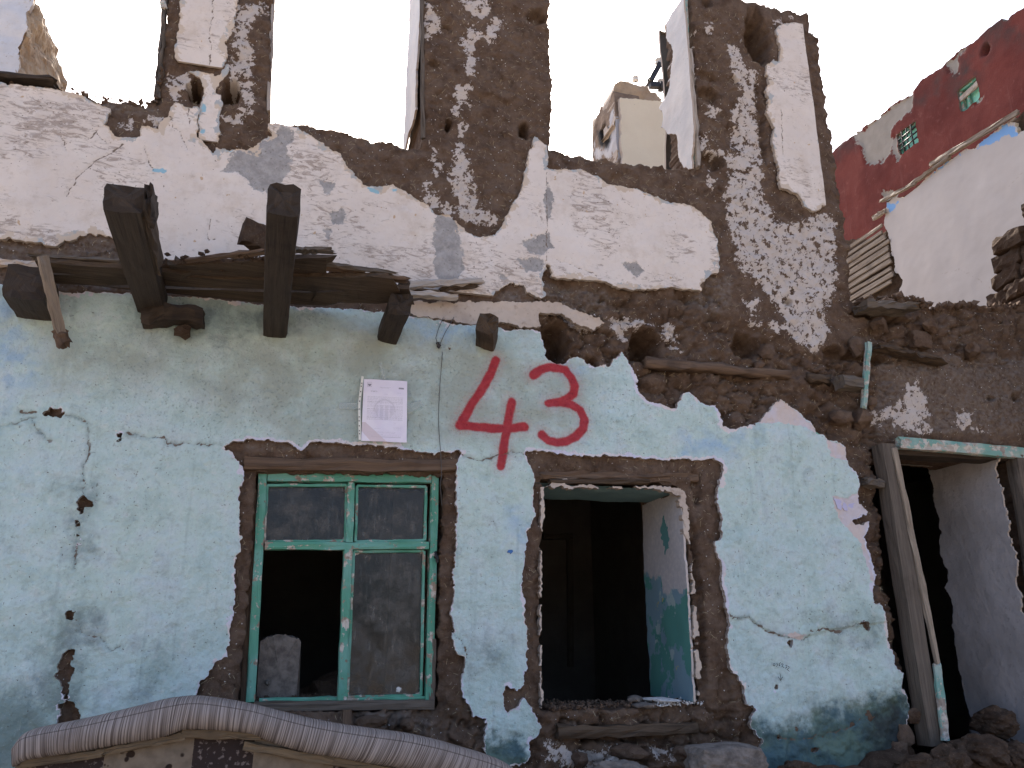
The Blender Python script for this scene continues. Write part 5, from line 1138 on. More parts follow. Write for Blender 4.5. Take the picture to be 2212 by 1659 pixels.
def crumbs(name, c, r, mat, parent):
    """many small irregular lumps in one part"""
    c = np.asarray(c); n = len(c)
    oct_ = np.array([[1, 0, 0], [-1, 0, 0], [0, 1, 0], [0, -1, 0], [0, 0, 1], [0, 0, -1]], float)
    tri = np.array([[0, 2, 4], [2, 1, 4], [1, 3, 4], [3, 0, 4], [2, 0, 5], [1, 2, 5], [3, 1, 5], [0, 3, 5]])
    ax = RNG.normal(size=(n, 3, 3)); q, _ = np.linalg.qr(ax)
    sc = RNG.uniform(0.5, 1.3, (n, 6, 1)) * np.asarray(r).reshape(-1, 1, 1)
    V = np.einsum('nij,kj->nki', q, oct_) * sc + c[:, None, :]
    o = mesh_obj(name, V.reshape(-1, 3), None, (tri[None] + 6 * np.arange(n)[:, None, None]).reshape(-1, 3), mat, parent, {'wash': np.full(6 * n, -1.5), 'dust': np.zeros(6 * n)})
    o['kind'] = 'stuff'; return o
kk = slice(k, k + 1500)
crumbs('plaster_crumbs', np.stack([x[kk], -h[kk] - 0.002, z[kk]], -1), RNG.uniform(0.0015, 0.0045, len(x[kk])), CRUMB, house)
kk = slice(k + 1500, k + 2300)
crumbs('earth_crumbs', np.stack([x[kk], -h[kk] - 0.002, z[kk]], -1), RNG.uniform(0.003, 0.008, len(x[kk])), MUD, house)
# rubble on the planks, on the broken wall tops and on the sills
def scatter(name, fn, n, r0, r1, mat, parent):
    c = np.array([fn() for _ in range(n)]); crumbs(name, c, RNG.uniform(r0, r1, n), mat, parent)
U = RNG.uniform
def along(pts, y0, y1, dz=0.0):
    pts = np.asarray(pts)
    def f():
        i = RNG.integers(0, len(pts) - 1); t = U(); P = pts[i] * (1 - t) + pts[i + 1] * t
        return P + np.array([0, U(y0, y1), dz + abs(RNG.normal(0, 0.008))])
    return f
scatter('deck_rubble', along([on_z(u, v, zd + 0.03) for (u, v) in ((330, 560), (520, 560), (640, 575), (690, 590), (800, 610))], -0.05, 0.12), 260, 0.006, 0.020, EARTH, house)
topA = [on_y(*p) for p in OUTER if p[0] != 'w']
scatter('wall_top_rubble', along([np.array(p) for p in topA[1:20]], 0.02, 0.3), 320, 0.006, 0.022, MUD, house)
scatter('wall_top_rubble', along([on_y(*p) for p in px('F', (1150, 285), (1290, 270), (1440, 240), (1530, 270), (1640, 326), (1760, 305), (1900, 302), (2212, 300))], 0.0, 0.35, -0.01), 600, 0.008, 0.035, MUD, house)
scatter('sill_rubble', along([on_y(u, v, 0.12) for (u, v) in ((1180, 1530), (1300, 1526), (1500, 1520))], -0.1, 0.3), 420, 0.004, 0.014, MUD, house)
scatter('plaster_crumbs', along([on_y(u, v, 0.05) for (u, v) in ((1400, 1528), (1515, 1520))], -0.06, 0.2, 0.004), 260, 0.003, 0.009, CRUMB, house)
scatter('sill_rubble', along([on_y(u, v, 0.16) for (u, v) in ((552, 1515), (730, 1513))], -0.05, 0.25), 420, 0.005, 0.018, EARTH, house)
# lumps that stand proud of the broken wall
for i, (u, v, r, sq) in enumerate(((1895, 700, .05, (1.2, 1, .8)), (1905, 660, .06, (1.5, .8, .5)), (1655, 760, .05, (1, .6, 1)), (1640, 790, .03, (1, 1, 1)), (1860, 905, .07, (1.2, .8, .9)), (1815, 900, .06, (1.3, .8, .8)), (1880, 870, .04, (1, 1, 1)), (2010, 705, .05, (1.6, .8, .7)), (2100, 760, .07, (1.6, .7, .8)), (1852, 750, .06, (.9, .8, 1.2)),
                                   (1480, 1625, .05, (1.5, .8, .6)), (1350, 1625, .07, (1.6, .8, .5)), (1250, 1640, .05, (1.3, .8, .7)), (1955, 1590, .05, (.8, .8, 1.2)), (1975, 1545, .04, (1, 1, 1)), (1940, 1620, .05, (1, .8, 1)), (800, 1560, .05, (1.8, .7, .6)), (880, 1565, .05, (1.8, .7, .6)), (870, 1600, .04, (1.6, .7, .6)))):
    clod('wall_lump', on_y(u, v, 0.01), r, MUD, house, seed=600 + i, squash=sq, rough=0.4)

ab = clod('brick', on_y(1985, 736, 0.045), 0.08, MUD, house, seed=655, squash=(1.0, .6, .8), rough=0.10, sub=3, boxy=0.9)
# ================================================================== THINGS ON AND BY THE WALL
# ---- notice in a plastic sleeve
NZ = lambda x, y: ((1340 + x * 340 / 1567) * 0.54861, (1420 + y * 360 / 1659) * 0.54861)
notice = thing('notice', on_y(*NZ(800, 1490), -0.03), 'printed paper notice in a plastic sleeve taped beside the red number', 'notice')
TL, TR, BR, BL = [on_y(*NZ(*p), -0.026) for p in ((428, 335), (1215, 375), (1200, 1492), (378, 1455))]
nu, nv = 150, 205
uu, vv = np.meshgrid(np.linspace(0, 1, nu), np.linspace(0, 1, nv))       # v: 0 bottom, 1 top
G = (BL * (1 - uu[..., None]) + BR * uu[..., None]) * (1 - vv[..., None]) + (TL * (1 - uu[..., None]) + TR * uu[..., None]) * vv[..., None]
G[..., 1] += -0.004 * np.sin(uu * 3.1) - 0.006 * (1 - vv) * (uu > .7) * (uu - .7) / .3 + 0.002 * fbm(uu, vv, 0.3, 2, 9)
top = 1 - vv
ink = np.zeros(uu.shape)
def rect(u0, u1, t0, t1, k): 
    global ink
    ink = np.maximum(ink, k * ((uu > u0) & (uu < u1) & (top > t0) & (top < t1)))
rect(0.80, 0.925, 0.115, 0.142, 0.72)
em = ((uu > 0.085) & (uu < 0.185) & (top > 0.045) & (top < 0.125))
ink = np.maximum(ink, 0.35 * em * ~((uu > 0.095) & (uu < 0.175) & (top > 0.052) & (top < 0.115)))
ink = np.maximum(ink, 0.85 * (np.hypot((uu - 0.135) / 0.036, (top - 0.085) / 0.026) < 1)); ink = np.where((np.hypot((uu - 0.135) / 0.03, (top - 0.070) / 0.012) < 1), 0.15, ink)
rng2 = np.random.default_rng(4)
def text_line(u0, u1, t, h=0.0055, k=0.42):
    c = u0
    while c < u1:
        w = rng2.uniform(0.02, 0.07); rect(c, min(c + w, u1), t, t + h, k * rng2.uniform(0.6, 1.1)); c += w + 0.012
for (u0, u1, t) in ((0.36, 0.62, 0.118), (0.39, 0.58, 0.130), (0.16, 0.30, 0.185), (0.17, 0.32, 0.196), (0.77, 0.85, 0.205), (0.47, 0.55, 0.232)): text_line(u0, u1, t)
t = 0.275
while t < 0.66:
    if not (0.395 < t < 0.405 or 0.455 < t < 0.465): text_line(0.10, 0.905, t, k=0.36)
    t += 0.0125
rr = np.hypot((uu - 0.49) / 0.25, (top - 0.50) / 0.185)
ink = np.maximum(ink, 0.20 * ((rr > 0.86) & (rr < 1.0) & (top < 0.52))); ink = np.maximum(ink, 0.16 * (rr < 0.84) * (top > 0.42) * ((uu * 26).astype(int) % 3 != 0))
for (u0, u1, t) in ((0.70, 0.78, 0.69), (0.71, 0.76, 0.705), (0.27, 0.42, 0.79), (0.69, 0.88, 0.765), (0.70, 0.87, 0.78), (0.71, 0.86, 0.80), (0.12, 0.75, 0.845), (0.12, 0.74, 0.862), (0.13, 0.48, 0.885), (0.60, 0.82, 0.885), (0.12, 0.86, 0.905)): text_line(u0, u1, t, 0.005, 0.30)
rect(0.21, 0.87, 0.925, 0.930, 0.6)
pink = 0.75 * ((uu < 0.08 + (top - 0.70) * 1.6) & (uu > -0.1 + (top - 0.76) * 1.25) & (top > 0.70))
ii_ = np.arange(nu * nv).reshape(nv, nu)
mesh_obj('paper', G.reshape(-1, 3), np.stack([ii_[:-1, :-1], ii_[:-1, 1:], ii_[1:, 1:], ii_[1:, :-1]], -1).reshape(-1, 4), None, PAPER, notice, {'ink': ink.ravel(), 'pink': pink.ravel()}, True)
sp0, sp1, sp2 = on_y(*NZ(406, 285), -0.030), on_y(*NZ(345, 760), -0.032), on_y(*NZ(352, 1435), -0.031)
for i, (a, b) in enumerate(((sp0, sp1), (sp1, sp2))):
    e = bar('punched_edge', a, b, 0.0015, 0.0115, PLASTIC, notice, side=(1, 0, 0), seg=6, wob=0.0003, seed=130 + i, sub=2)
for i, (x_, y_) in enumerate(((390, 412), (380, 465), (370, 560), (358, 655), (350, 735), (343, 878), (342, 1020), (342, 1092), (344, 1182), (346, 1272), (347, 1325))):
    P = on_y(*NZ(x_, y_), -0.0345)
    bar('punch_hole', P + np.array([0, 0, 0.003]), P - np.array([0, 0, 0.003]), 0.001, 0.004, INK, notice, side=(1, 0, 0), seg=1, wob=0, seed=140 + i, sub=1)
for i, (a, b, w) in enumerate(((NZ(715, 30), NZ(800, 330), 0.018), (NZ(-20, 825), NZ(340, 830), 0.034), (NZ(1210, 900), NZ(1480, 760), 0.04))):
    bar('tape_strip', on_y(*a, -0.018), on_y(*b, -0.02), 0.0006, w, TAPE, notice, side=(1, 0, 0) if i == 0 else None, seg=6, wob=0.0005, seed=150 + i, sub=1)

# ---- brick lying on the balcony planks
pb = on_z(538, 560, zd + 0.03)
V8 = []
br_c = on_y(538, 508, -0.42)
bk = bar('adobe_brick', on_y(508, 506, -0.38), on_y(572, 508, -0.34), 0.08, 0.12, EARTH, None, seg=5, wob=0.004, roll=0.0, seed=160)
bk.rotation_euler = (0, 0.38, 0)
prop(bk, 'dark brown adobe brick tilted on the balcony planks beside the notched beam', 'brick')

# ---- remains of a mud nest below the wall plate
nest = clod('mud_nest', on_y(393, 716, -0.05), 0.045, EARTH, None, seed=701, squash=(1, .9, .75), rough=0.45)
prop(nest, 'crumbled mud bird nest under the long split beam', 'nest')

# ---- block standing on the sill of the casement window, heap of earth behind it
def dome_block(name, u0, u1, vb, vt, y, th, mat, label, cat):
    P0, P1, Pt = on_y(u0, vb, y), on_y(u1, vb, y), on_y((u0 + u1) / 2, vt, y)
    w, h = P1[0] - P0[0], Pt[2] - P0[2]
    n = 18
    a = np.linspace(0, 1, n)
    prof = [(0, 0), (w, 0)] + [(w - w * t, h * (0.90 + 0.10 * math.sin(math.pi * t) ** 0.6)) for t in a]
    rng = np.random.default_rng(77)
    V, Q = [], []
    m = len(prof)
    for k in range(4):
        for (px_, pz_) in prof:
            V.append(P0 + np.array([px_, th * k / 3, pz_]) + rng.normal(0, 0.003, 3))
    for k in range(3):
        for j in range(m):
            b, c = k * m + j, k * m + (j + 1) % m
            Q.append((b, b + m, c + m, c))
    c0, c1 = len(V), len(V) + 1
    V.append(P0 + np.array([w / 2, 0, h / 2])); V.append(P0 + np.array([w / 2, th, h / 2]))
    T = [(c0, j, (j + 1) % m) for j in range(m)] + [(c1, 3 * m + (j + 1) % m, 3 * m + j) for j in range(m)]
    o = mesh_obj(name, V, Q, T, mat, None, {'wash': np.full(len(V), -1.5), 'dust': np.full(len(V), 0.6)})
    return prop(o, label, cat)
dome_block('stone_block', 552, 641, 1520, 1371, 0.20, 0.16, STONE, 'round-topped grey block standing inside the green window', 'block')
hole = clod('socket_shadow', on_y(576, 1474, 0.205), 0.022, DARKPL, None, seed=702, squash=(1.1, 0.5, 0.7))  # dark lump added to stand for the block's shaded hole
hole.name = 'hole_shade'; prop(hole, 'dark lump standing for the shaded hole low in the round-topped block', 'lump')
heap = clod('earth_heap', on_y(735, 1540, 0.55), 0.20, EARTH, None, seed=703, squash=(1.3, .8, .9), rough=0.3, sub=3)
prop(heap, 'heap of brown earth behind the empty light of the green window', 'heap')
pc = clod('plaster_flake', on_y(862, 1490, 0.10), 0.018, CRUMB, None, seed=704, squash=(1, .4, .8), rough=0.5)
prop(pc, 'small white plaster flake on the bottom rail of the green window', 'flake')

# ---- broken slabs on the sill of the second window
for i, (u, v, r, sq, mat, lab) in enumerate(((1425, 1512, 0.085, (1.5, .8, .16), CRUMB, 'white plaster slab lying on the sill of the empty window'), (1390, 1524, 0.085, (1.3, .7, .2), STONE, 'grey slab of old plaster on the sill below the white one'), (1372, 1510, 0.06, (1.1, .7, .3), STONE, 'dark broken slab leaning behind the white one on the sill'))):
    o = clod('plaster_slab', on_y(u, v, 0.10 + 0.05 * (i == 2)), r, mat, None, seed=710 + i, squash=sq, rough=0.25, sub=2)
    prop(o, lab, 'slab', 'slabs on the sill of the empty window')

# ---- fallen lumps at the foot of the wall and at the doorway
def ground_lump(u, v, y, r, seed, sq, mat, lab, name='mud_lump', rough=0.3, boxy=0.0):
    o = clod(name, on_y(u, v, y), r, mat, None, seed=seed, squash=sq, rough=rough, sub=4, boxy=boxy)
    prop(o, lab, 'lump', 'fallen lumps below the wall')
    return o
ground_lump(1568, 1650, -0.30, 0.15, 720, (1.35, 0.8, 0.62), STONE, 'large grey mud block lying below the empty window', 'fallen_block', 0.12, 0.6)
ground_lump(1340, 1672, -0.18, 0.09, 721, (1.8, .9, .6), STONE, 'flat pale stone at the foot of the pier between the windows', 'fallen_stone')
ground_lump(2120, 1628, -0.25, 0.12, 722, (1.15, 1, .75), EARTH, 'biggest brown clod in the heap before the doorway', 'mud_clod')
ground_lump(2050, 1645, -0.32, 0.09, 723, (1.1, 1, .8), EARTH, 'clod at the foot of the leaning green door stop', 'mud_clod')
ground_lump(2150, 1562, 0.10, 0.10, 724, (1.2, 1, .8), EARTH, 'dark clod highest in the doorway heap', 'mud_clod')
ground_lump(2205, 1640, -0.22, 0.085, 725, (1, 1, .9), EARTH, 'clod at the right end of the doorway heap', 'mud_clod')
ground_lump(1990, 1665, -0.3, 0.10, 726, (1.2, 1, .7), EARTH, 'clod below the foot of the grey door post', 'mud_clod')
ground_lump(1820, 1680, -0.2, 0.09, 727, (1.6, 1, .6), EARTH, 'low clod under the stained turquoise corner', 'mud_clod')
ground_lump(1720, 1668, -0.18, 0.07, 728, (1.5, 1, .7), EARTH, 'small clod beside the large grey mud block', 'mud_clod')
nn = 2600
rc = np.stack([U(3.0, 4.9, nn), U(-0.75, 0.25, nn), np.zeros(nn)], -1)
rc[:, 2] = 0.55 + 0.42 * np.exp(-((rc[:, 0] - 4.1) / 0.8) ** 2) * np.exp(-((rc[:, 1] + 0.1) / 0.55) ** 2) + U(-0.05, 0.03, nn)
crumb = crumbs('rubble', rc, U(0.008, 0.04, nn), EARTH, None); crumb['label'] = 'loose earth and rubble spilling from the doorway'
# a mound under it all
mx, my = np.meshgrid(np.linspace(0.9, 5.4, 90), np.linspace(-1.6, 0.45, 45))
mz = 0.35 + 0.60 * np.exp(-((mx - 4.15) / 0.75) ** 2) * smooth(my, -1.5, -0.1) + 0.50 * smooth(my, -1.5, -0.1) * (1 - smooth(mx, 3.2, 3.6)) * smooth(mx, 1.0, 1.4) + 0.05 * fbm(mx, my, 0.25, 4, 9)
mi = np.arange(mx.size).reshape(mx.shape)
mound = mesh_obj('rubble_mound', np.stack([mx.ravel(), my.ravel(), mz.ravel()], -1), np.stack([mi[:-1, :-1], mi[:-1, 1:], mi[1:, 1:], mi[1:, :-1]], -1).reshape(-1, 4), None, EARTH, None, smoothed=True)
prop(mound, 'bank of earth and rubble along the foot of the house', 'rubble', kind='stuff')

# ---- broken sofa in front of the wall
ys = -0.85
sofa = thing('sofa', (on_y(430, 1600, ys)[0], ys, 0.5), 'broken sofa with ribbed grey-brown cloth and patchwork lining standing before the house', 'sofa')
sx_ = lambda x, y: (0.2728 * x, 1470 + 0.2728 * y)
sx2 = lambda x, y: (548.6 + 0.2728 * x, 1470 + 0.2728 * y)
TOPE = [sx_(95, 520), sx_(170, 412), sx_(300, 380), sx_(640, 316), sx_(1030, 222), sx_(1300, 152), sx_(1480, 130), sx_(1600, 130), sx_(1750, 150), sx_(2000, 195)] + [sx2(200, 250), sx2(440, 310), sx2(700, 360), sx2(1000, 400), sx2(1250, 432), sx2(1500, 490), sx2(1700, 550), sx2(1850, 592), sx2(2010, 655), sx2(2100, 720)]
BOTE = [sx_(100, 690), sx_(200, 635), sx_(340, 612), sx_(640, 568), sx_(1000, 502), sx_(1300, 458), sx_(1440, 388), sx_(1600, 394), sx_(1750, 402), sx_(1980, 420)] + [sx2(150, 500), sx2(400, 578), sx2(640, 612), sx2(900, 660), sx2(1150, 700), sx2(1400, 750), sx2(1600, 800), sx2(1800, 850), sx2(1950, 900), sx2(2080, 950)]
def resample(pts, n):
    P = np.array([on_y(u, v, ys) for (u, v) in pts]); s = np.concatenate([[0], np.cumsum(np.linalg.norm(np.diff(P, axis=0), axis=1))]); s /= s[-1]
    t = np.linspace(0, 1, n); Q = np.stack([np.interp(t, np.linspace(0, 1, len(P)), P[:, k]) for k in range(3)], -1)
    for _ in range(6): Q[1:-1] = (Q[:-2] + 2 * Q[1:-1] + Q[2:]) / 4
    return Q
ns = 120
Tq, Bq = resample(TOPE, ns), resample(BOTE, ns)
PROF = [(0.0, 0.10), (0.0, 0.05), (0.03, 0.012), (0.10, -0.012), (0.17, -0.022), (0.20, -0.024), (0.24, -0.028), (0.40, -0.036), (0.60, -0.038), (0.80, -0.030), (0.93, -0.012), (1.0, 0.012), (1.0, 0.10)]   # (fraction down, y)
V, WC, SE = [], [], []
arc = np.concatenate([[0], np.cumsum(np.linalg.norm(np.diff((Tq + Bq) / 2, axis=0), axis=1))])
for i in range(ns):
    endf = smooth(np.array(i / 5.0), 0, 1); e2 = smooth(np.array((ns - 1 - i) / 4.0), 0, 1); puff = float(0.35 + 0.65 * min(endf, e2))
    wr_ = 0.006 * perlin(np.array(arc[i] * 9), np.array(0.3), 5)
    for (f, dy) in PROF:
        P = Tq[i] * (1 - f) + Bq[i] * f
        V.append((P[0], ys + (dy * puff if dy < 0 else dy) + float(wr_) * math.sin(f * 9), P[2])); WC.append((arc[i] + 0.012 * (f - .5), f * 0.1, 0)); SE.append(abs(f - 0.19) * 0.12 + 0.0005)
m = len(PROF)
Q = [(i * m + j, i * m + j + 1, (i + 1) * m + j + 1, (i + 1) * m + j) for i in range(ns - 1) for j in range(m - 1)]
Q += [((i + 1) * m, (i + 1) * m + m - 1, i * m + m - 1, i * m) for i in range(ns - 1)]
T = [(0, j + 1, j) for j in range(1, m - 1)] + [((ns - 1) * m, (ns - 1) * m + j, (ns - 1) * m + j + 1) for j in range(1, m - 1)]
mesh_obj('back_roll', V, Q, T, CLOTH, sofa, {'seam': np.array(SE)}, True, vattrs={'wc': WC})
W_SOFA = wood('sofa rail wood', (0.12, 0.086, 0.052), (0.19, 0.138, 0.085), (0.06, 0.042, 0.028))
for i, (a, b, w) in enumerate(((sx_(170, 656), sx_(780, 578), 0.024), (sx_(760, 572), sx_(1420, 452), 0.022), (sx_(1440, 412), sx_(2040, 436), 0.026), (sx_(1930, 512), sx2(600, 632), 0.026), (sx2(560, 626), sx2(1500, 790), 0.026))):
    bar('frame_rail', on_y(*a, ys + 0.02), on_y(*b, ys + 0.02), 0.03, w, W_SOFA, sofa, seg=8, wob=0.002, seed=170 + i, jag1=0.02)
# lining below the rails
lu = np.linspace(0, 1, 90); lv = np.linspace(0, 1, 20)
LU, LV = np.meshgrid(lu, lv)
bx = np.interp(LU, np.linspace(0, 1, ns), Bq[:, 0]); bz = np.interp(LU, np.linspace(0, 1, ns), Bq[:, 2])
bz = bz + 0.03
lz = bz * (1 - LV) + 0.62 * LV
ly = ys + 0.035 + 0.012 * fbm(LU * 2, LV, 0.25, 3, 5) + 0.02 * LV
li = np.arange(LU.size).reshape(LU.shape)
mesh_obj('lining', np.stack([bx.ravel(), ly.ravel(), lz.ravel()], -1), np.stack([li[:-1, :-1], li[1:, :-1], li[1:, 1:], li[:-1, 1:]], -1).reshape(-1, 4), None, LINING, sofa, None, True, vattrs={'wc': np.stack([bx.ravel(), lz.ravel(), 0 * lz.ravel()], -1)})
x0s, x1s = Tq[0][0] + 0.05, Tq[-1][0] - 0.05
slab('seat', (x0s, ys + 0.08, 0.60), (x1s, ys + 0.55, 0.86), CLOTH, sofa)
for xx in (x0s + 0.06, x1s - 0.06):
    for yy in (ys + 0.12, ys + 0.5):
        bar('leg', (xx, yy, 0.61), (xx, yy, 0.45), 0.05, 0.05, W_SOFA, sofa, seg=2, wob=0.001, seed=int(xx * 100) % 90)

# ================================================================== BEHIND AND BESIDE
# ---- cream wall stub of the back rooms with a flue hole
yb = 2.5
P0 = on_y(1336, 300, yb)
stub = thing('wall_stub', (P0[0] + 0.5, yb + 0.6, 3.42), 'cream wall stub with a sooty flue hole seen through the upper opening', 'wall')
fr = Frame('y', yb)
a, b = np.arange(P0[0] - 0.03, P0[0] + 1.5, 0.02), np.arange(3.40, 7.5, 0.02)
A_, B_ = np.meshgrid(a, b)
Pc = fr.poly(px('B', (1805, 628), (1950, 645), (2090, 662), (2300, 690), (2500, 720)) + [(1650, 600)] ); Pc = np.concatenate([Pc, [[P0[0] + 1.5, 3.40], [P0[0], 3.40]]])
s = sdf(*ragged(A_, B_, 0.012, 0.15, 400), Pc, 0.3)
patch('cream_face', fr, a, b, s, 0.004 * fbm(A_, B_, 0.4, 2, 401), 0.05, STUBW, stub, {})
Pt = fr.poly(px('B', (1790, 620), (1782, 560), (1800, 505), (1850, 500), (1900, 512), (1985, 522), (2030, 560), (2090, 600), (2094, 665), (2500, 730)) + [(1650, 610)]); Pt = np.concatenate([Pt, [[P0[0] + 1.5, 3.40], [P0[0] - 0.02, 3.40]]])
s = sdf(*ragged(A_, B_, 0.03, 0.12, 402), Pt, 0.3)
patch('broken_core', fr, a, b, s, -0.075 + 0.02 * fbm(A_, B_, 0.1, 4, 403), 0.30, TAN, stub, {})
fx_ = Frame('x', P0[0] + 0.005)
a, b = np.arange(-(yb + 1.7), -(yb + 0.05), 0.02), np.arange(3.40, 7.5, 0.02)
A_, B_ = np.meshgrid(a, b)
Ps = fx_.poly(px('B', (1796, 510), (1785, 590), (1720, 650), (1690, 690), (1650, 760), (1625, 780))); Ps = np.concatenate([Ps, [[fx_.ab(*px('B', (1630, 1000))[0])[0], 3.40], [-(yb + 0.09), 3.40]]])
s = sdf(*ragged(A_, B_, 0.03, 0.12, 404), Ps, 0.3)
M = Mat('sooty flue wall', 0.9, 0.15)
n = M.noise(8, 5, 0.65)
c = M.mix(M.ss(n, 0.35, 0.65), (0.24, 0.18, 0.135), (0.17, 0.125, 0.095))
wv = M.mth('ADD', M.attr('white'), M.mth('MULTIPLY', M.mth('SUBTRACT', n, 0.5), 0.3))
c = M.mix(M.ss(wv, 0.0, 0.04), c, (0.46, 0.45, 0.46))
c = M.mix(M.ss(M.mth('ADD', M.attr('soot'), M.mth('MULTIPLY', M.mth('SUBTRACT', n, 0.5), 0.25)), -0.02, 0.08), c, (0.018, 0.017, 0.017))
FLUE = M.out(c, M.bump(M.noise(22, 5), 0.7, 0.02))
wh = sdf(A_, B_, fx_.poly(px('B', (1640, 930), (1720, 960), (1740, 720), (1760, 700), (1800, 780), (1830, 1040), (1640, 1030))), 0.3)
so = sdf(A_, B_, fx_.poly(px('B', (1650, 860), (1700, 800), (1750, 820), (1755, 900), (1730, 970), (1660, 960))), 0.3)
hl = sdf(A_, B_, fx_.poly(px('B', (1682, 850), (1705, 815), (1722, 840), (1715, 890), (1690, 905))), 0.3)
patch('flue_face', fx_, a, b, s, 0.012 * fbm(A_, B_, 0.2, 4, 405) - 0.15 * smooth(hl, -0.01, 0.02), 0.28, FLUE, stub, {'white': wh, 'soot': so})
# ---- iron bracket with insulators above the stub
br = thing('line_bracket', on_y(1410, 190, yb + 0.35), 'black iron bracket with porcelain insulators above the cream stub', 'bracket')
yk = yb + 0.3
bz_ = lambda x, y: ((2300 + x * 460 / 1590) * 0.54861, (200 + y * 480 / 1659) * 0.54861)
bar('strut', on_y(*bz_(905, 400), yk), on_y(*bz_(1022, 188), yk), 0.06, 0.085, BLACKM, br, seg=4, wob=0.001, seed=180)
bar('strut', on_y(*bz_(890, 470), yk), on_y(*bz_(1110, 482), yk), 0.06, 0.06, BLACKM, br, seg=4, wob=0.001, seed=181)
bar('gusset', on_y(*bz_(880, 440), yk), on_y(*bz_(975, 300), yk), 0.03, 0.13, BLACKM, br, seg=3, wob=0.001, seed=182, h1=0.05)
bar('gusset', on_y(*bz_(1050, 450), yk), on_y(*bz_(1045, 530), yk), 0.05, 0.08, BLACKM, br, seg=3, wob=0.004, seed=183)
for i, (x_, y_, r) in enumerate(((1012, 145, 0.045), (1045, 430, 0.042), (698, 375, 0.035))):
    c0 = on_y(*bz_(x_, y_), yk); V, Q = [], []
    for (hh_, rr_) in ((-1.2, .3), (-1.0, .95), (-.5, 1.0), (-.35, .6), (0, .6), (.15, .9), (.6, .85), (.9, .5), (1.05, .1)):
        for k2 in range(10):
            t_ = 2 * math.pi * k2 / 10; V.append(c0 + np.array([math.cos(t_) * rr_ * r, math.sin(t_) * rr_ * r, hh_ * r]))
    for l in range(8):
        for k2 in range(10): Q.append((l * 10 + k2, l * 10 + (k2 + 1) % 10, (l + 1) * 10 + (k2 + 1) % 10, (l + 1) * 10 + k2))
    mesh_obj('insulator', V, Q, None, PORCELAIN, br, None, True)
# ---- the wire that runs from it across the sky
wpts = [on_y(*bz_(1012, 140), yk), on_y(1370, 116, yk), on_y(1290, 102, yk), on_y(1200, 91, yk), on_y(1000, 80, yk), on_y(700, 76, yk), on_y(350, 84, yk), on_y(200, 62, yk), on_y(92, 42, yk), on_y(-300, -40, yk), on_y(-700, -140, yk)]
wire = tube('power_line', wpts, 0.0014, WIREM); prop(wire, 'thin overhead wire slung across the sky behind the wall', 'wire')
wire2 = tube('drop_wire', [on_y(*bz_(x_, y_), yk - 0.02) for (x_, y_) in ((1040, 130), (1075, 160), (1050, 200), (1065, 300), (1080, 420), (1075, 580))], 0.004, WIREM); prop(wire2, 'loose drop wire hanging beside the iron bracket', 'wire')

# ---- tall remnant of a wall at the far left
yl = 1.6
pl = on_y(40, 160, yl)
rem = thing('wall_remnant', (pl[0], yl + 0.2, 3.42), 'leaning wall remnant at the far left with white face and broken tan edge', 'wall')
frl = Frame('y', yl)
a, b = np.arange(pl[0] - 1.1, pl[0] + 0.7, 0.02), np.arange(3.40, 6.3, 0.02)
A_, B_ = np.meshgrid(a, b)
Pw = frl.poly(px('A', (215, -260), (205, 0), (160, 200), (100, 510), (80, 700)) + px('A', (-500, 700), (-500, -260)))
Pw = np.concatenate([frl.poly(px('A', (215, -260), (205, 0), (160, 200), (100, 510))), [[pl[0] - 0.05, 3.40], [pl[0] - 1.0, 3.40], [pl[0] - 1.0, 6.2]]])
s = sdf(*ragged(A_, B_, 0.02, 0.15, 410), Pw, 0.3)
JW = plaster('weathered white face', (0.66, 0.66, 0.68), (0.56, 0.57, 0.60), (0.50, 0.44, 0.36), 0.6)
patch('white_face', frl, a, b, s, 0.012 * fbm(A_, B_, 0.2, 4, 411), 0.04, JW, rem, {})
# the broken end turns back from the face towards the right
EL = [on_y(u, v, yl) for (u, v) in px('A', (200, -260), (196, 0), (152, 200), (95, 510), (80, 700))]
ER = [on_y(u, v, yl + 0.45) for (u, v) in px('A', (225, -260), (238, 0), (292, 160), (330, 250), (375, 330), (432, 560), (450, 700))]
nt, nr = 110, 40
def lin(P, t): P = np.array(P); k = np.linspace(0, 1, len(P)); return np.stack([np.interp(t, k, P[:, c_]) for c_ in range(3)], -1)
tt = np.linspace(0, 1, nt)
Lz, Rz = lin(EL, tt), lin(ER, tt)
tz = np.linspace(6.1, 3.42, nt)
Lp = np.stack([np.interp(-tz, -np.array(EL)[:, 2], np.array(EL)[:, k_]) for k_ in range(3)], -1); Rp = np.stack([np.interp(-tz, -np.array(ER)[:, 2], np.array(ER)[:, k_]) for k_ in range(3)], -1)
Lp[:, 2] = tz; Rp[:, 2] = tz
fr_ = np.linspace(0, 1, nr)
G = Lp[:, None] * (1 - fr_)[None, :, None] + Rp[:, None] * fr_[None, :, None]
cc, dd = np.meshgrid(fr_, tz)
nzv = 0.045 * fbm(cc * 0.5, dd, 0.22, 5, 420, 0.6)
G[..., 0] += nzv * 0.8; G[..., 1] -= nzv * 0.6
back = Rp + np.array([-0.5, 0.25, 0])
G = np.concatenate([G, back[:, None]], 1)
nn_ = nr + 1
ri = np.arange(nt * nn_).reshape(nt, nn_)
mesh_obj('broken_end', G.reshape(-1, 3), np.stack([ri[:-1, :-1], ri[1:, :-1], ri[1:, 1:], ri[:-1, 1:]], -1).reshape(-1, 4), None, TAN, rem, {'rim': np.zeros(nt * nn_)}, False)
slate = bar('roof_slab', on_y(-60, 171, 0.06), on_y(112, 185, 0.05), 0.14, 0.018, W_DARK, None, seg=6, wob=0.004, seed=190, jag1=0.03)
prop(slate, 'thin dark board lying on the broken wall top at the far left', 'board')

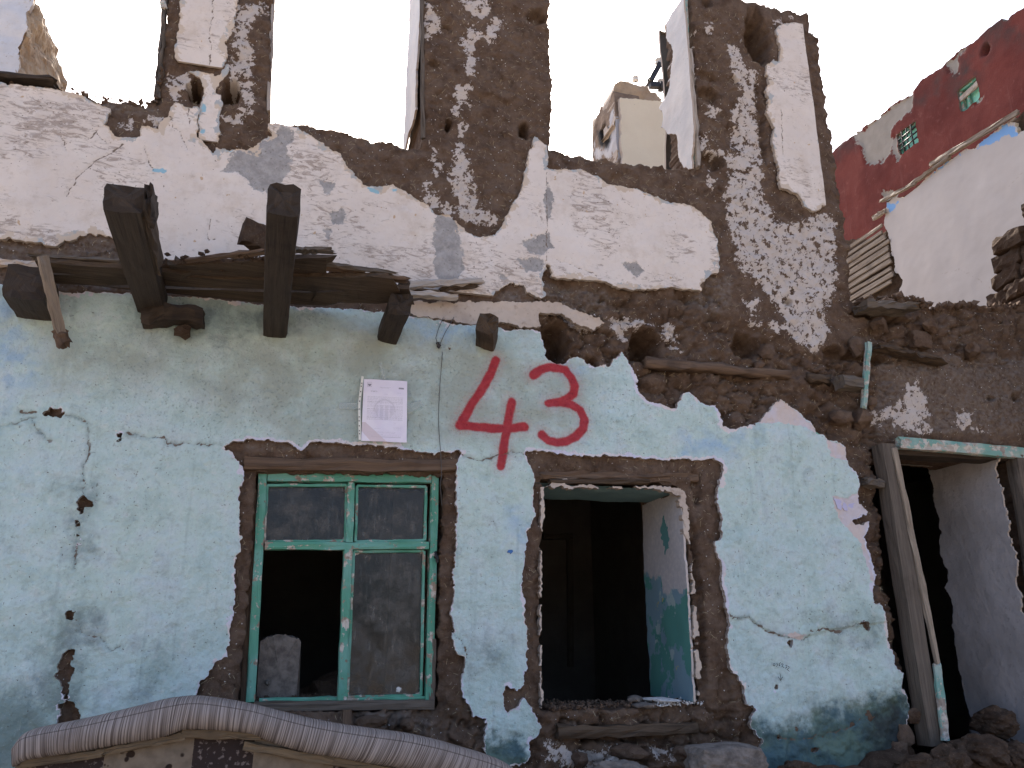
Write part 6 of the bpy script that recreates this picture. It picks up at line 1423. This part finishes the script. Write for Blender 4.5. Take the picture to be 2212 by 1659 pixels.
# ---- adobe wall on the right of the annex, laid in courses
xa = 4.95
aw = thing('adobe_wall', (xa + 0.2, 0.5, 3.0), 'dark adobe wall stub in sunken courses at the right edge', 'wall')
fa = Frame('x', xa)
rngb = np.random.default_rng(31)
z_lo = on_x(2150, 655, xa)[2]
edges = [(2133, 655), (2138, 625), (2145, 600), (2148, 572), (2160, 556)]
for r in range(5):
    zb = z_lo - 0.02 + r * 0.125
    u_, v_ = edges[min(r, 4)]
    yfar = on_x(u_, v_, xa)[1]
    ycur = yfar + rngb.uniform(-0.03, 0.03)
    while ycur > -1.1:
        Lb = rngb.uniform(0.20, 0.32)
        if r < 4 or ycur < yfar - 0.1:
            bar('brick', (xa + 0.15 + rngb.uniform(-0.02, 0.02), ycur, zb + 0.055), (xa + 0.15 + rngb.uniform(-0.02, 0.02), ycur - Lb + 0.015, zb + 0.055 + rngb.uniform(-.008, .008)), 0.30 + rngb.uniform(-.05, .05), 0.118, EARTH, aw, seg=5, sub=4, wob=0.007, seed=int(rngb.integers(0, 9999)))
        ycur -= Lb
slab('wall_core', (xa + 0.02, -1.1, 2.6), (xa + 0.29, yfar + 0.3, z_lo - 0.03), EARTH, aw)

# ---- white party wall with blue band, bare laths at its broken end
xp = 6.0
pw = thing('party_wall', (xp + 0.2, 1.5, 3.0), 'tall broken white wall with blue paint along its top edge and bare laths', 'wall')
fp = Frame('x', xp)
ya, yz_ = on_x(1800, 560, xp)[1], -1.3
a, b = np.arange(-ya - 0.4, -yz_, 0.014), np.arange(2.4, 7.6, 0.014)
A_, B_ = np.meshgrid(a, b)
PWP = px('C', (1320, 1308), (1440, 1278), (1500, 1230), (1560, 1170), (1630, 1110), (1700, 1050), (1800, 990), (1900, 958), (1960, 890), (2050, 840), (2100, 800), (2150, 788), (2170, 868), (2212, 850), (2500, 700), (2800, 520)) + [(2500, 900), (1960, 760)] + px('F', (1400, 260), (1395, 225), (1435, 155), (1400, 120), (1372, 100), (1365, 20)) + px('C', (1355, 1640), (1340, 1560), (1310, 1460))
s = sdf(*ragged(A_, B_, 0.018, 0.14, 430), fp.poly(PWP), 0.3)
bl = union(*ragged(A_, B_, 0.02, 0.1, 431), fp, [px('C', (1310, 1320), (1405, 1305), (1345, 1385)), px('C', (1555, 1172), (1720, 1030), (1720, 1060), (1580, 1165)), px('C', (1905, 965), (1960, 885), (2050, 835), (2150, 785), (2175, 880), (2100, 890), (2010, 930)), px('C', (1780, 990), (1815, 985), (1810, 1010))], 0.3)
ck = np.minimum(line_d(*ragged(A_, B_, 0.02, 0.1, 432), fp.poly([(2030, 590), (2075, 582), (2100, 598), (2120, 605), (2140, 630), (2150, 650)])), line_d(A_, B_, fp.poly(px('C', (2110, 1210), (2212, 1110)))))
patch('white_face', fp, a, b, s, 0.004 * fbm(A_, B_, 0.3, 3, 433), 0.04, PARTYB, pw, {'blue': bl, 'crack': ck})
CORE = px('C', (1290, 1290), (1440, 1262), (1560, 1150), (1700, 1030), (1900, 935), (2050, 815), (2160, 740), (2500, 560), (2800, 400)) + [(2500, 900), (1800, 900), (1800, 520)] + px('C', (1180, 1540), (1320, 1480))
s = sdf(*ragged(A_, B_, 0.02, 0.14, 434), fp.poly(CORE), 0.3)
patch('lath_backing', fp, a[::2], b[::2], s[::2, ::2], -0.05 + 0.01 * fbm(A_, B_, 0.1, 4, 435)[::2, ::2], 0.22, EARTH, pw, {})
lz0, lz1 = on_x(1840, 655, xp)[2], on_x(1840, 528, xp)[2]
for i in range(10):
    zz_ = lz0 + (lz1 - lz0) * (i + 0.5) / 9.0 - 0.06
    y1_ = on_x(1936 - 2.0 * abs(i - 3), 600, xp)[1]
    bar('lath', (xp - 0.012, ya + 0.35, zz_ + rngb.uniform(-.006, .006)), (xp - 0.012, y1_ + rngb.uniform(-0.02, 0.05), zz_ + rngb.uniform(-.006, .006)), 0.02, 0.052 * rngb.uniform(0.7, 1.15), W_LATH, pw, seg=8, wob=0.002, seed=200 + i, jag1=0.03)
for i, (p, q, w) in enumerate(((px('C', (1612, 1062))[0], px('C', (2165, 735))[0], 0.045), (px('C', (1490, 1190))[0], px('C', (1720, 1020))[0], 0.035), (px('C', (1292, 1300))[0], px('C', (1500, 1190))[0], 0.035), (px('C', (1242, 1412))[0], px('C', (1310, 1368))[0], 0.05))):
    bar('top_batten', on_x(*p, xp - 0.03), on_x(*q, xp - 0.03), 0.03, w, W_LATH if i < 3 else W_FRESH, pw, seg=8, wob=0.004, seed=220 + i, jag0=0.03, jag1=0.03)

# ---- red painted house further back
xh = 8.2
rh = thing('red_house', (xh + 0.5, 4.0, 0.0), 'dark red house with two small green windows and patches of grey render', 'house')
fh = Frame('x', xh)
yl_ = on_x(1788, 330, xh)[1]
a, b = np.arange(-yl_ - 0.1, 1.4, 0.028), np.concatenate([np.arange(0.0, 4.0, 0.2), np.arange(4.0, 11.5, 0.028)])
A_, B_ = np.meshgrid(a, b)
RP = [(1788, 338)] + px('C', (1000, 958), (1090, 882), (1200, 808), (1220, 795), (1300, 732), (1480, 602), (1540, 530), (1560, 520), (1640, 460), (1750, 370), (1880, 262), (1990, 180), (2040, 140), (2070, 128), (2110, 130), (2150, 92), (2212, 55), (2500, -130))
Pz = fh.poly(RP); Pz = np.concatenate([Pz, [[1.35, Pz[-1][1]], [1.35, 0.0], [-yl_, 0.0]]])
WA, WB = px('C', (1388, 868), (1502, 792), (1530, 918), (1404, 1008)), px('C', (1780, 578), (1888, 498), (1936, 640), (1792, 728))
s = sdf(*ragged(A_, B_, 0.03, 0.3, 440), Pz, 0.4)
def rectify(w):
    P = fh.poly(w); a0, a1 = np.mean(P[[0, 3], 0]), np.mean(P[[1, 2], 0]); b0, b1 = np.mean(P[[2, 3], 1]), np.mean(P[[0, 1], 1])
    return a0, a1, b0, b1
RW = [rectify(w) for w in (WA, WB)]
for (a0, a1, b0, b1) in RW:
    s = np.minimum(s, -sdf(*ragged(A_, B_, 0.012, 0.1, 441), np.array([(a0, b0), (a1, b0), (a1, b1), (a0, b1)]), 0.4))
ce = union(*ragged(A_, B_, 0.06, 0.3, 442), fh, [px('C', (1080, 900), (1200, 800), (1490, 590), (1480, 720), (1390, 790), (1340, 850), (1350, 950), (1300, 1040), (1200, 1060), (1150, 960)), px('C', (1345, 900), (1392, 890), (1404, 1010), (1430, 1020), (1390, 1060), (1345, 990)), px('C', (1690, 430), (1840, 310), (1800, 400), (1770, 490)), px('C', (1900, 640), (1940, 620), (1930, 670), (1890, 690)), px('C', (1290, 1230), (1400, 1240), (1360, 1290), (1300, 1300))], 0.4)
so = np.clip(union(*ragged(A_, B_, 0.1, 0.4, 443), fh, [px('C', (1480, 640), (1800, 380), (1900, 240), (2050, 120), (2212, 50), (2212, 260), (1990, 260), (1960, 380), (1800, 560), (1500, 680)), px('C', (1740, 560), (1900, 450), (1920, 520), (1760, 640)), px('C', (1000, 960), (1100, 900), (1130, 930), (1010, 1000))], 0.6) / 0.5 + 0.4, 0, 1)
hh_ = 0.010 * fbm(A_, B_, 0.5, 4, 444) - 0.03 * smooth(ce, -0.01, 0.03)
vh = sdf(*ragged(A_, B_, 0.02, 0.1, 445), fh.poly(px('C', (1935, 320), (1965, 285), (1990, 300), (1975, 350), (1940, 365))), 0.3)
hh_ = hh_ - 0.15 * smooth(vh, -0.01, 0.03)
patch('wall', fh, a, b, s, hh_, 0.35, REDW, rh, {'cement': ce, 'soot': so})
for i, (a0, a1, b0, b1) in enumerate(RW):
    wr2 = bpy.data.objects.new('window', None); COL.objects.link(wr2); place(wr2, (xh + 0.15, -(a0 + a1) / 2, b0), rh)
    wr2['label'] = ('lower green window with a wire grid', 'upper green window with a broken sash')[i]
    yy0, yy1 = -a1, -a0
    xw = xh + 0.07
    for j, (p, q) in enumerate((((xw, yy0, b0), (xw, yy1, b0)), ((xw, yy0, b1), (xw, yy1, b1)), ((xw, yy0, b0), (xw, yy0, b1)), ((xw, yy1, b0), (xw, yy1, b1)))):
        bar('frame', p, q, 0.06, 0.06, GREEN, wr2, seg=4, wob=0.002, seed=230 + 4 * i + j)
    slab('pane', (xw + 0.035, yy0 + 0.02, b0 + 0.02), (xw + 0.045, yy1 - 0.02, b1 - 0.02), TURQ, wr2)
    if i == 0:
        for k_ in range(1, 4): tube('grid_bar', [(xw - 0.06, yy0 + (yy1 - yy0) * k_ / 4, b0), (xw - 0.06, yy0 + (yy1 - yy0) * k_ / 4 + 0.01, (b0 + b1) / 2), (xw - 0.06, yy0 + (yy1 - yy0) * k_ / 4, b1)], 0.012, BLACKM, wr2)
        for k_ in range(1, 4): tube('grid_bar', [(xw - 0.06, yy0, b0 + (b1 - b0) * k_ / 4), (xw - 0.06, yy1, b0 + (b1 - b0) * k_ / 4)], 0.012, BLACKM, wr2)
    else:
        bar('sash_bar', (xw, (yy0 + yy1) / 2 + 0.05, b0), (xw, (yy0 + yy1) / 2 + 0.05, b0 + 0.62 * (b1 - b0)), 0.04, 0.04, GREEN, wr2, seg=4, wob=0.002, seed=240)
        bar('sash_bar', (xw - 0.03, yy0, b0 + 0.70 * (b1 - b0)), (xw - 0.03, yy1, b0 + 0.60 * (b1 - b0)), 0.04, 0.07, W_GREY, wr2, seg=4, wob=0.003, seed=241)
for (a0, a1, b0, b1) in RW: pass
slab('inner_wall', (xh + 2.2, -1.0, 0.0), (xh + 2.4, yl_, 10.8), TURQ, rh)
slab('end_wall', (xh + 0.36, yl_ - 0.4, 0.0), (xh + 2.19, yl_ - 0.05, 7.0), TURQ, rh)
